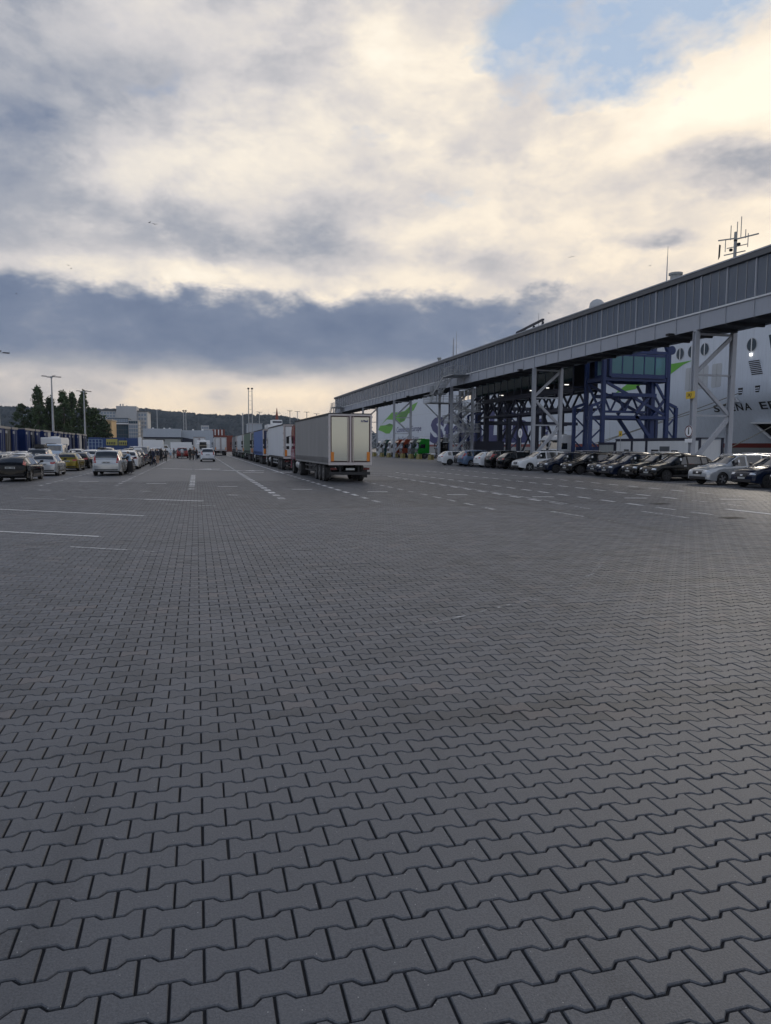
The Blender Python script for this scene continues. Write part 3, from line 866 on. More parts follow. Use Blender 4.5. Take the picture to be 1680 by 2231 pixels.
def build_gantry():
    r = empty('boarding_gantry', (0, 0, 0), 0, 'tall navy blue steel boarding tower with a glazed turquoise cabin beside the white ship', 'gantry')
    A, B, Y, Yb = 43.75, 51.9, 71.6, 75.2
    for x, y, w, zt in ((A, Y, .46, 12.6), (B, Y, .48, 13.4), (A, Yb, .46, 12.6), (B, Yb, .46, 15.2)):
        MB().cham((x - w / 2, y - w / 2, 0), (x + w / 2, y + w / 2, zt), .06).build('column', M_BLUE, r)
        MB().cham((x - .75, y - .75, 0), (x + .75, y + .75, 2.2 if x < 45 else .6), .05).build('footing', M_BLUE, r)
    for y in (Y, Yb):
        for z, w in ((5.52, .38), (9.72, .38), (12.75, .34)): MB().beam((A + .24, y, z), (B - .25, y, z), .3, w).build('beam', M_BLUE, r)
        MB().beam((A + .35, y, 9.35), (B - .3, y, 5.85), .24, .3).build('brace', M_BLUE, r)
        MB().beam((A + 1.0, y - .22, 8.0), (B - 1.6, y - .22, 8.0), .3, .4).build('beam', M_BLUE, r)
        MB().beam((47.9, y, 5.7), (50.9, y, 1.9), .3, .36).build('brace', M_BLUE, r)
        MB().beam((47.9, y, 6.0), (49.6, y, 7.9), .28, .34).build('brace', M_BLUE, r)
        MB().beam((B - .3, y, 7.6), (50.2, y, 5.7), .2, .26).build('brace', M_BLUE, r)
        MB().beam((50.4, y, 9.4), (B - .2, y, 7.4), .2, .26).build('brace', M_BLUE, r)
        foot_frame(r, A, y, -1.5); foot_frame(r, B, y, 1.25)
    for x in (A, B):
        for z in (5.5, 9.7): MB().beam((x, Y + .33, z), (x, Yb - .33, z), .3, .4).build('beam', M_BLUE, r)
        MB().beam((x, Y + .3, 5.9), (x, Yb - .3, 9.3), .2).build('brace', M_BLUE, r)
    MB().beam((50.3, Y + .5, 1), (50.3, Y + .5, 14.8), .5, .5).build('mast_post', M_BLUE, r)
    s = MB(); lattice(s, (A + .4, Y + .6, 6.15), (49.6, Y + .6, 6.15), 1.85, 6, .17); s.build('truss', M_BLUE, r)
    # lifting arm on top
    s = MB().beam((B - .1, Y, 13.1), (B - 1.2, Y, 15.4), .4).lathe([(.5, -.25), (.5, .25)], 'y', (B + .25, Y, 13.1), 16)
    s.build('hoist_arm', M_BLUE, r)
    MB().beam((48.3, Y + 1.2, 12.6), (49.6, Y + 1.2, 14.9), .34).build('hoist_arm', M_BLUE, r)
    # glazed cabin
    x0, x1, z0, z1 = 44.45, 51.35, 10.30, 12.25
    f = MB()
    f.bb((x0, Y - .35, z0 - .45), (x1, Yb - .5, z0)); f.bb((x0, Y - .35, z1), (x1, Yb - .5, z1 + .25)); f.bb((x0 - .02, Yb - .6, z0), (x1 + .02, Yb - .5, z1))
    for k in range(6):
        x = x0 + (x1 - x0) * k / 5; f.bb((x - .06, Y - .37, z0), (x + .06, Y - .25, z1))
    f.bb((x0 - .25, Y - .4, z0 - .3), (x0, Y + .5, z1 + .3)); f.bb((x1, Y - .4, z0 - .3), (x1 + .22, Y + .5, z1 + .3))
    cab = f.build('cabin_frame', M_BLUE, r)
    for k in range(5):
        a, b = x0 + (x1 - x0) * k / 5, x0 + (x1 - x0) * (k + 1) / 5
        MB().bb((a + .07, Y - .33, z0 + .01), (b - .07, Y - .30, z1 - .01)).build('cabin_pane', M_TEAL, cab)
    s = MB()
    for k in range(5):
        a, b = x0 + (x1 - x0) * k / 5, x0 + (x1 - x0) * (k + 1) / 5
        s.beam((a + .1, Y + 1.6, z0 + .1), (b - .1, Y + 1.6, z1 - .1) if k % 2 == 0 else (a + .1, Y + 1.6, z1 - .1), .1)
        if k % 2: s.beam((a + .1, Y + 1.6, z1 - .1), (b - .1, Y + 1.6, z0 + .1), .1)
    s.bb((47.3, Y + 1.3, z0), (48.1, Y + 1.5, z0 + 1.2))
    s.build('cabin_bracing', mat('cabin_pale', (.5, .56, .58), .5), cab)
    MB().bb((x0 + .3, Yb - .64, z0 + .05), (x1 - .3, Yb - .62, z1 - .05)).build('cabin_back_wall', mat('cabin_back', (.30, .48, .52), .5), cab)
    # second, farther tower
    r2 = empty('far_boarding_tower', (0, 0, 0), 0, 'dark blue lattice tower behind the stairs in front of the ship lettering', 'gantry')
    A, B, Y, Yb = 43.8, 47.6, 105.0, 108.4
    for x in (A, B):
        for y in (Y, Yb): MB().cham((x - .36, y - .36, 0), (x + .36, y + .36, 13.2), .05).build('column', M_NAVY, r2)
    for y in (Y, Yb):
        MB().beam((A, y, 5.9), (B + 12, y, 5.9), .4, .5).build('beam', M_NAVY, r2)
        MB().beam((A - 2.2, y, 8.2), (A + 1.6, y, 11.6), .25).build('brace', M_NAVY, r2)
        MB().beam((B - .9, y, 12.6), (B + 2.7, y, 8.2), .28).build('brace', M_NAVY, r2)
        MB().beam((B + 4.0, y, 12.4), (B + .4, y, 8.2), .28).build('brace', M_NAVY, r2)
        MB().beam((B + 2.7, y, 8.2), (B + .2, y, 3.0), .3).build('brace', M_NAVY, r2)
        MB().beam((A + .2, y, 11.8), (B + .2, y, 6.2), .26).build('brace', M_NAVY, r2)
        MB().beam((B - .2, y, 11.8), (A - .2, y, 6.2), .26).build('brace', M_NAVY, r2)
        MB().beam((A, y, 8.2), (B + 12, y, 8.2), .3, .36).build('beam', M_NAVY, r2)
        foot_frame(r2, A, y, -1.7, 7.6); foot_frame(r2, B, y, 1.6, 7.6)
    MB().cham((41.6, Y - 1.2, 0), (46.4, Yb + .5, 3.0), .1).build('machine_house', M_NAVY, r2)
    # dark glazed gangway linking the towers, on a lattice girder
    g = empty('dark_gangway', (0, 0, 0), 0, 'dark enclosed gangway on a lattice girder under the grey walkway', 'gangway')
    s = MB().bb((42.6, 76.2, 9.0), (45.8, 104.2, 9.25)).bb((42.6, 76.2, 12.2), (45.8, 104.2, 12.45))
    s.bb((45.7, 76.2, 9.25), (45.8, 104.2, 12.2)); s.build('tube_shell', M_NAVY, g)
    k = 0; y = 76.4
    while y < 104:
        MB().bb((42.62, y - .06, 9.26), (42.74, y + .06, 12.19)).build('window_post', M_NAVY, g)
        MB().bb((42.66, y + .08, 9.9), (42.69, y + 2.22, 12.1)).build('window', glassy('dark_green_glass', (.02, .045, .05), .35), g)
        y += 2.3
    for xx in (42.7, 45.7):
        s = MB(); lattice(s, (xx, 76.2, 6.6), (xx, 104.2, 6.6), 2.2, 14, .2); s.build('truss', M_NAVY, g)
    s = MB()
    for k in range(8): s.beam((42.7, 77 + k * 3.9, 6.6), (45.7, 77 + k * 3.9, 6.6), .2)
    s.build('cross_tie', M_NAVY, g)
    for y in (84.0, 91.0):
        for xx in (42.9, 45.5): MB().cham((xx - .22, y - .22, 0), (xx + .22, y + .22, 6.5), .04).build('leg', M_NAVY, g)
        MB().beam((42.9, y, .6), (45.5, y, 6.2), .2).build('brace', M_NAVY, g)
        MB().beam((45.5, y, .6), (42.9, y, 6.2), .2).build('brace', M_NAVY, g)
    for y in (78.5, 83.5, 88.0, 97.5):
        MB().box((43.0, y, 9.6), (.5, .18, .1)).build('lamp', glow_mat('lamp_white', (1, .97, .9), 1.2), g)


build_gantry()


# ------------------------------------------------------------------ site cabins by the quay
def cabin(y0, y1, label, wall, wins, door=None, h=2.95, x0=42.0, x1=44.4):
    r = empty('site_cabin', (0, 0, 0), 0, label, 'cabin', 'site cabins under the boarding gantry')
    MB().bb((x0 + .02, y0 + .14, .12), (x1, y1 - .14, h - .12)).build('wall', wall, r)
    for y in (y0, y1 - .16):
        for x in (x0, x1 - .1): MB().bb((x, y, .05), (x + .16, y + .16, h)).build('corner_post', M_NAVY, r)
    for za, zb in ((h - .2, h), (.05, .22)): MB().bb((x0, y0 + .16, za), (x0 + .12, y1 - .16, zb)).build('frame_rail', M_NAVY, r)
    MB().bb((x0 - .04, y0 - .04, h + .003), (x1 + .1, y1 + .04, h + .07)).build('roof', M_NAVY, r)
    for (a, b, za, zb) in wins:
        w = MB().bb((x0 - .02, a, za), (x0 + .018, b, zb)).build('window', M_NAVY, r)
        MB().bb((x0 - .026, a + .08, za + .08), (x0 - .022, b - .08, zb - .08)).build('pane', glassy('cabin_glass', (.07, .065, .05), .2), w)
    if door:
        a, b = door
        d = MB().bb((x0 - .03, a, .2), (x0 + .018, b, 2.25)).build('door', mat('door_slate', (.06, .07, .085), .5), r)
        MB().bb((x0 - .06, a + .12, 1.1), (x0 - .032, a + .2, 1.2)).build('handle', M_RAIL, d)


W = mat('cabin_white', (.58, .60, .62), .55, 0, .07, .6, streak=.15)
cabin(66.3, 69.4, 'low grey metal shed at the left end of the white cabins', mat('shed_grey', (.27, .29, .29), .6, 0, .1, .5, streak=.3), [], None, 2.6)
cabin(63.25, 66.1, 'white cabin with one small window beside the grey shed', W, [(63.7, 64.5, 1.15, 1.95)])
cabin(60.85, 63.2, 'narrow plain white cabin in the middle of the cabin row', W, [])
cabin(53.2, 60.8, 'long white cabin with a dark door and two small windows', W, [(58.9, 60.0, 1.1, 1.95), (56.1, 57.0, 1.15, 1.9)], (57.3, 58.7))

# ------------------------------------------------------------------ the ferry behind the gantry
M_HULL = mat('hull_white', (.55, .60, .67), .45, 0, .06, .12, streak=.22)
M_HULLG = mat('hull_pocket_grey', (.42, .44, .46), .5, 0, .08, .3)
M_BOOT = mat('boot_top_red', (.20, .035, .03), .5, 0, .1, .3)
M_UNDER = mat('hull_low_grey', (.30, .31, .31), .6, 0, .2, .2, streak=.3)
M_LET = mat('lettering_navy', (.016, .024, .13), .45, 0, .05)
M_GREEN = mat('ribbon_green', (.10, .36, .025), .45, 0, .05)
M_GREEN2 = mat('ribbon_dark_green', (.045, .20, .02), .45, 0, .05)
M_SGLASS = mat('ship_window', (.035, .05, .06), .08, 0, .1)


def hullx(Y, z):
    x = 75.0
    if Y < 80: x += 14.0 * min(1.0, ((80 - Y) / 34.0)) ** 2
    s = max(0.0, min(1.0, (122 - Y) / 44.0)) ** 1.4 * .62
    if z < 9.6: x += s * (9.6 - z) * (1 + .03 * (9.6 - z))
    else: x += s * .10 * (z - 9.6) * 0.5
    return x


def conform(me, Y0, z0, out=.03):
    """wrap flat lettering (x right, y up) onto the hull side"""
    for v in me.vertices:
        u, w, d = v.co
        Y = Y0 - u; z = z0 + w
        v.co = (hullx(Y, z) - out - d, Y, z)
    return me


def hull_sheet(name, pts, m, parent, out=.03, th=.02):
    n = len(pts)
    s = MB()
    a = [(hullx(Y, z) - out, Y, z) for Y, z in pts]
    s.prism(a, (th * .8, 0, 0))
    return s.build(name, m, parent)


def build_ship():
    r = empty('passenger_ferry', (0, 0, 0), 0, 'huge white car ferry with green ribbon and dark blue lettering moored along the quay', 'ship')
    Ys = [46, 50, 55, 60, 65, 70, 75, 78, 80, 82, 84, 86, 88, 90, 93, 96, 100, 104, 108, 112, 117, 122] + list(range(130, 300, 10)) + [299.5]
    def shell(name, zs, m, ya=46, yb=300):
        s = MB(); Y = [y for y in Ys if ya <= y <= yb]
        vs = [(hullx(y, z), y, z) for y in Y for z in zs]
        n = len(zs)
        fs = [(i * n + k, i * n + k + 1, (i + 1) * n + k + 1, (i + 1) * n + k) for i in range(len(Y) - 1) for k in range(n - 1)]
        s.add(vs, fs)
        return s.build(name, m, r, smooth=30, fix=False)
    shell('hull_side', [2.85, 4, 5.5, 7, 8.4, 9.6, 12, 15.6], M_HULL)
    shell('boot_top_stripe', [2.2, 2.85], M_BOOT)
    shell('hull_below', [-3.5, 0, 2.2], M_UNDER)
    shell('upper_side', [15.6, 18.6, 22.0], M_HULL, 46, 170)
    shell('upper_side', [15.6, 18.6, 22.0], M_HULL, 200, 300)
    MB().bb((75.02, 170, 18.4), (75.4, 200, 22)).build('promenade_top', M_HULL, r)
    # open promenade with posts and rails
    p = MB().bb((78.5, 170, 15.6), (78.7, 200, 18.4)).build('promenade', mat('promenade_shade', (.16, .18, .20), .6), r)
    for k in range(11): MB().bb((75.1, 170 + k * 3 - .12, 15.6), (75.35, 170 + k * 3 + .12, 18.4)).build('post', M_HULL, p)
    s = MB()
    for z in (15.95, 16.3, 16.65): s.bb((75.05, 170, z - .03), (75.12, 200, z + .03))
    s.build('railing', M_RAIL, p)
    for k, (y, z) in enumerate(((172, 17.2), (178, 17.0), (183, 17.3), (189, 17.1), (195, 17.0))):
        MB().box((78.2, y, z), (.3, 1.2, 1.0)).build('lifeboat_gear' if k % 2 else 'deck_box', M_HULL if k % 2 else mat('deck_orange', (.5, .10, .02), .5), p)
    # transom, decks and house
    MB().bb((75.05, 299.5, -3.5), (103, 300, 24)).build('transom', M_HULL, r)
    MB().bb((75.4, 84, 21.9), (102, 299, 22.1)).build('deck', M_UNDER, r)
    for ya, yb, zt in ((118, 127, 31.6), (146.5, 152.5, 31.6), (226, 262, 26.0), (168, 186, 24.6)):
        MB().cham((84, ya, 22.1), (94, yb, zt), .6).build('deckhouse', M_HULL, r)
    # welded plate seams
    for k in range(17):
        y = 109 + k * 11.2
        if 168 < y < 172: continue
        hull_sheet('plate_seam', [(y, 2.9), (y + .07, 2.9), (y + .07, 15.5), (y, 15.5)], M_HULLG, r, .012, .01)
    for z in (5.6, 13.2): MB().bb((74.985, 123, z - .035), (74.998, 299, z + .035)).build('plate_seam', M_HULLG, r)
    # lettering
    # S t e n a   L i n e, letter by letter: (glyph, from, to, bottom, top) along the hull
    for ch, Ya, Yb, za, zb in (('S', 228.0, 213.5, 3.1, 11.7), ('t', 213.4, 206.6, 3.2, 10.6), ('e', 206.6, 199.3, 3.2, 8.6), ('n', 198.8, 191.2, 3.2, 8.6), ('a', 190.2, 181.8, 3.1, 8.6),
                               ('L', 178.4, 170.0, 3.2, 11.6), ('i', 169.0, 164.6, 3.2, 11.8), ('n', 163.8, 154.6, 3.2, 8.6), ('e', 153.2, 144.4, 3.1, 8.6)):
        me = text_mesh('hull_letter', ch, 10, M_LET, .01, .10, .52)
        bb = [v.co.copy() for v in me.vertices]; x0 = min(v.x for v in bb); x1 = max(v.x for v in bb); y0 = min(v.y for v in bb); y1 = max(v.y for v in bb)
        for v in me.vertices: v.co = ((v.co.x - x0) * (Ya - Yb) / (x1 - x0), (v.co.y - y0) * (zb - za) / (y1 - y0), v.co.z)
        link_mesh('hull_letter', conform(me, Ya, za), r)
    for txt, Y0, Y1, z0, hh in (('Connecting Europe', 269, 237.4, 7.0, 2.6), ('for a Sustainable Future', 266.7, 240.3, 4.2, 1.75)):
        me = text_mesh('hull_slogan', txt, 3.0, M_LET, .01, 0, .03)
        bb = [v.co.copy() for v in me.vertices]; x0 = min(v.x for v in bb); x1 = max(v.x for v in bb); y0 = min(v.y for v in bb); y1 = max(v.y for v in bb)
        for v in me.vertices: v.co = ((v.co.x - x0) * (Y0 - Y1) / (x1 - x0), (v.co.y - y0) * hh / (y1 - y0), v.co.z)
        link_mesh('hull_slogan', conform(me, Y0, z0), r)
    Yc = 92.9
    for ch in 'STENA EBBA':
        if ch == ' ': Yc -= 1.35; continue
        me = text_mesh('name_letter', ch, 2.0, M_BLACK, .006, 0, .04)
        bb = [v.co.copy() for v in me.vertices]; x0 = min(v.x for v in bb); x1 = max(v.x for v in bb); y1 = max(v.y for v in bb)
        for v in me.vertices: v.co = ((v.co.x - x0) * 1.22 / (x1 - x0), v.co.y * .98 / y1, v.co.z)
        link_mesh('name_letter', conform(me, Yc, 7.55, .04), r); Yc -= 1.52
    # green ribbon amidships
    hull_sheet('green_ribbon', [(292.3, 11.4), (285.8, 13.2), (276.2, 15.6), (267.2, 15.25), (273.5, 12.6), (283.7, 13.1)][::-1], M_GREEN, r)
    hull_sheet('green_ribbon', [(273.5, 12.6), (267.2, 15.25), (258.1, 15.3), (250.7, 16.9), (241.6, 17.7), (246.3, 15.1), (253.5, 14.1), (258.0, 11.7), (264.6, 11.1)][::-1], M_GREEN, r, .034)
    hull_sheet('green_ribbon_fold', [(266, 14.9), (257, 15.1), (251, 16.6), (253.6, 14.2), (258.6, 12.0), (264, 11.5)][::-1], M_GREEN2, r, .06)
    hull_sheet('green_ribbon', [(298.4, 9.15), (294.6, 10.9), (285.8, 10.86), (279.5, 11.4), (274.1, 10.7), (275.4, 9.0), (279.5, 7.35), (285, 7.4), (291.5, 8.4)][::-1], M_GREEN, r)
    hull_sheet('green_ribbon_fold', [(286, 10.8), (279.5, 11.35), (274.2, 10.7), (280, 10.2)][::-1], M_GREEN2, r, .06)
    # ribbon near the bow
    hull_sheet('green_ribbon', [(118.6, 12.2), (114.1, 13.8), (108, 15.2), (102.9, 15.75), (97.6, 15.75), (99.8, 15.3), (102.8, 14.1), (106, 13.3), (110, 13.4), (112.4, 12.4)][::-1], M_GREEN, r)
    # round windows
    for (Y, z) in ((100.6, 17.1), (97.8, 17.1), (94.9, 17.1), (85.3, 16.5)):
        X = hullx(Y, z)
        w = MB().lathe([(.98, -.06), (.98, .06), (.88, .07), (.88, .01)], 'x', (X, Y, z), 24).build('round_window', M_HULLG, r, smooth=True)
        MB().lathe([(.89, -.075), (.89, -.065)], 'x', (X, Y, z), 24).build('pane', M_SGLASS, w)
        MB().bb((X - .12, Y - .07, z - .9), (X - .076, Y + .07, z + .9)).build('glazing_bar', M_WHITE, w)
    for (Ya, Yb, za, zb) in ((80.2, 82.3, 15.6, 17.4), (80.0, 83.3, 18.9, 20.2)):
        X = hullx(Ya, za)
        w = MB().prism([(X - .05, Yb, zb), (X - .05, Ya, zb), (X - .05, Ya, za), (X - .05, Yb - .5, za)], (.04, 0, 0)).build('slanted_window', M_SGLASS, r)
    # side doors with rounded corners
    for Y in (98.0, 94.9, 92.0):
        pts = []
        for cx, cz, a0 in ((.75, 1.45, 0), (-.75, 1.45, 90), (-.75, -1.45, 180), (.75, -1.45, 270)):
            for k in range(4):
                a = R(a0 + k * 30); pts.append((Y + cx + .3 * math.cos(a), 12.9 + cz + .3 * math.sin(a)))
        d = hull_sheet('shell_door', pts, M_HULLG, r)
        hull_sheet('door_seam', [(Y - .04, 11.2), (Y + .04, 11.2), (Y + .04, 14.6), (Y - .04, 14.6)], M_UNDER, d, .05)
    # ventilation louvre, lamp, fairleads
    X = hullx(84.3, 13.3)
    v = MB().prism([(X - .04, Y, z) for Y, z in ((86.0, 14.5), (83.6, 14.5), (82.7, 12.2), (85.2, 12.2))], (.03, 0, 0)).build('louvre', M_HULL, r)
    for k in range(8):
        z = 14.2 - k * .26; sh = (14.5 - z) * .38
        MB().bb((X - .08, 83.75 - sh, z - .08), (X - .045, 85.75 - sh, z + .06)).build('slat', M_BLACK, v)
    MB().box((hullx(85.3, 15.2) - .1, 85.3, 15.15), (.15, .34, .34)).build('deck_lamp', glow_mat('deck_lamp_light', (1, .95, .85), 3.0), r)
    for (Y, z, hh) in ((86.9, 10.2, .95), (83.7, 10.3, .9)):
        X = hullx(Y, z)
        f = MB().prism([(X - .05, Y + .45, z + hh / 2), (X - .05, Y - .45, z + hh / 2), (X - .05, Y - .3, z - hh / 2), (X - .05, Y + .3, z - hh / 2)], (.06, 0, 0)).build('fairlead', M_BLACK, r)
        for k in (-.2, .1): MB().bb((X - .12, Y - .4, z + k - .06), (X - .06, Y + .3, z + k + .06)).build('roller', M_HULL, f)
    X = hullx(88.0, 9.2)
    MB().prism([(X - .35, 88.6, 9.5), (X - .35, 87.8, 9.5), (X - .2, 87.2, 8.7), (X - .2, 88.7, 8.7)], (.3, 0, 0)).build('chock', M_HULLG, r)
    # anchor pocket
    A = [(85.9, 5.7), (81.2, 5.6), (79.8, 2.6), (83.4, 2.6)]
    o = hull_sheet('anchor_pocket', A[::-1], M_BLACK, r, .10)
    s = MB()
    P = [Vector((hullx(Y, z) - .5, Y, z)) for Y, z in A]
    for a, b in ((0, 1), (0, 3)): s.beam(P[a], P[b], .9, .25)
    s.build('pocket_rim', M_HULLG, o)
    s = MB().tube([(hullx(83.2, 3.2) - .6, 83.3, 3.2), (hullx(81, 3.2) - .6, 81.0, 3.2), (hullx(78, 3.2), 77.5, 3.2)], .55, 14); s.build('hawse_pipe', M_HULLG, o, smooth=True)
    # masts, dome and aerials that show over the walkway
    m = empty('signal_mast'); m.parent = r
    X, Y = 89.0, 106.0
    MB().tube([(X, Y, 22.1), (X, Y, 33.5), (X, Y, 38.6)], [.6, .26, .26], 8).build('pole', M_UNDER, m)
    MB().beam((X, 110.2, 38.3), (X, 106.2, 37.6), .16, .2).build('yard_arm', M_UNDER, m); MB().beam((X, 106, 37.4), (X, 100.8, 36.9), .16, .2).build('yard_arm', M_UNDER, m)
    MB().beam((X, 108.6, 35.4), (X, 103.6, 34.9), .14, .16).build('yard_arm', M_UNDER, m); MB().beam((X, 108, 36.4), (X, 103.2, 35.9), .12).build('yard_arm', M_UNDER, m)
    for dy, z0, z1 in ((1.2, 37.6, 40.0), (-1.2, 37.2, 40.8), (-.3, 38.5, 40.2), (-2.9, 35.4, 37.6), (2.4, 35.9, 37.9), (-2.3, 37.0, 38.4)):
        MB().tube([(X, Y + dy, z0), (X, Y + dy, z1)], .07, 5).build('aerial', M_UNDER, m)
    for dy, z in ((1.0, 35.9), (-.8, 36.4), (0, 37.2)): MB().lathe([(.25, -.2), (.3, 0), (.25, .2)], 'z', (X, Y + dy, z), 10).build('lamp', M_BLACK, m)
    MB().prism([(X, 110.0, 37.6), (X, 109.6, 37.4), (X, 109.7, 35.4), (X, 110.1, 35.0)], (.05, 0, 0)).build('pennant', M_BLACK, m)
    MB().lathe([(.8, 31.5), (.8, 33.0), (1.2, 33.2), (1.75, 34.0), (1.6, 35.0), (1.0, 35.6), (.3, 35.85)], 'z', (89, 149.5, 0), 16).build('radome', mat('radome_grey', (.42, .44, .46), .6), r, smooth=60)
    MB().lathe([(1.0, 31.4), (1.0, 34.9), (1.3, 35.0), (1.3, 35.35)], 'z', (89, 121.6, 0), 14).build('funnel_vent', M_UNDER, r, smooth=True)
    for Y, z, X in ((124.3, 41.0, 89), (205, 36.5, 75.5), (207.5, 35.0, 75.5), (160.5, 34.2, 80)):
        MB().tube([(X, Y, 22), (X, Y, z * .8), (X, Y, z)], [.16, .1, .04], 6).build('whip_aerial', M_UNDER, r)
    MB().lathe([(.45, 29.0), (.45, 30.1), (.7, 30.3), (.7, 30.7)], 'z', (76, 222, 0), 10).build('exhaust_pipe', M_UNDER, r, smooth=True)
    s = MB()
    for y in (152.5, 157, 161.5, 166): s.beam((76, y, 22), (76, y - 2.2, 29.6 + (166 - y) * .06), .4)
    s.beam((76, 150.2, 30.8), (76, 164, 29.9), .55, .4); s.build('davit_frame', M_NAVY, r)
    # mooring lines
    for i, (a, b, c) in enumerate((((hullx(88, 8.8) - .3, 88.2, 8.8), (66, 104, 4.4), (62.5, 112, .6)), ((hullx(83, 5.4) - .4, 82.4, 5.4), (70, 81, 2.6), (63, 79.4, .5)), ((hullx(87, 9.9) - .3, 86.9, 9.9), (70, 100, 5.5), (62.5, 118, .6)))):
        a, b, c = Vector(a), Vector(b), Vector(c)
        pts = [(1 - t) ** 2 * a + 2 * t * (1 - t) * b + t * t * c for t in [k / 8 for k in range(9)]]
        o = MB().tube(pts, .06, 6).build('mooring_rope', mat('rope', (.20, .19, .16), .9), None)
        tag(o, ('dark mooring rope running down from under the ship name', 'thin pale mooring rope slanting down from the anchor pocket', 'mooring rope from the fairlead above the ship name')[i], 'rope', 'mooring ropes')
    return r


build_ship()
o = MB().quad((62, -400, -2.6), (3400, -400, -2.6), (3400, 3400, -2.6), (62, 3400, -2.6)).build('water', mat('harbour_water', (.012, .022, .028), .12, 0, .1, .05, bump=.25, bscale=1.5), None, fix=False); tag(o, kind='structure')
o = MB().bb((61.5, -400, -4), (62.0, 3400, .22)).build('quay_edge', mat('quay_concrete', (.24, .24, .23), .8, 0, .2, .4), None); tag(o, kind='structure')
# railings and barrier along the quay edge
for i, (ya, yb) in enumerate(((96, 104), (106, 122), (124, 140))):
    q = empty('quay_fence', (0, 0, 0), 0, ('short dark railing at the quay edge right of the blue tower', 'dark railing at the quay edge in front of the red hull stripe', 'far stretch of dark railing at the quay edge')[i], 'fence', 'railings along the quay edge')
    k = ya
    while k < yb:
        MB().bb((59.9, k - .04, 0), (60.0, k + .04, 1.3)).build('fence_post', M_NAVY, q); k += 2
    for z in (.45, .85, 1.27): MB().bb((59.93, ya, z - .03), (59.97, yb, z + .03)).build('fence_rail', M_NAVY, q)

# ------------------------------------------------------------------ cars
from mathutils.bvhtree import BVHTree
M_CGLASS = mat('car_glass', (.012, .015, .018), .04, 0, .05, spec=1.0, coat=.8)
M_TRIM = mat('black_trim', (.016, .016, .018), .55, 0, .1)
M_TYRE = mat('tyre_rubber', (.020, .020, .021), .85, 0, .15)
M_RIM = mat('alloy_rim', (.42, .43, .45), .35, .7, .08)
M_RIMD = mat('dark_rim', (.05, .05, .055), .4, .4, .08)
M_TAIL = mat('tail_lamp_red', (.30, .012, .012), .2, 0, .1, coat=.5)
M_TAILP = mat('tail_lamp_pale', (.55, .18, .14), .25, 0, .1, coat=.5)
M_HEAD = mat('head_lamp', (.55, .60, .66), .12, .2, .1, coat=.6)
M_PLATE = mat('number_plate', (.36, .37, .36), .5, 0, .06)
M_PLATEB = mat('plate_print', (.02, .02, .025), .5)
M_CHROME = mat('chrome', (.55, .56, .58), .18, .9, .05)
M_INDIC = mat('amber_reflector', (.62, .20, .02), .4, 0, .08)
PAINT = {
    'white': paint('paint_white', (.62, .64, .66)), 'silver': paint('paint_silver', (.40, .42, .44), .35), 'grey': paint('paint_grey', (.16, .17, .19), .3),
    'light blue': paint('paint_light_blue', (.38, .47, .58), .2), 'steel blue': paint('paint_steel_blue', (.10, .15, .24), .3), 'dark blue': mat('paint_dark_blue', (.006, .011, .028), .10, 0, .1, coat=.2, spec=.25),
    'black': mat('paint_black', (.003, .0035, .0045), .08, 0, .1, coat=.15, spec=.2), 'gold': paint('paint_gold', (.20, .155, .02), .35), 'red': paint('paint_red', (.18, .014, .012)), 'green': paint('paint_green', (.012, .20, .022)),
    'dark green': paint('paint_dark_green', (.010, .055, .055)), 'orange': paint('paint_orange', (.20, .042, .02)), 'beige': paint('paint_beige', (.42, .38, .30)), 'blue': paint('paint_blue', (.02, .07, .30)),
    'crimson': paint('paint_crimson', (.20, .022, .05)), 'navy': paint('paint_navy', (.012, .03, .11)),
}

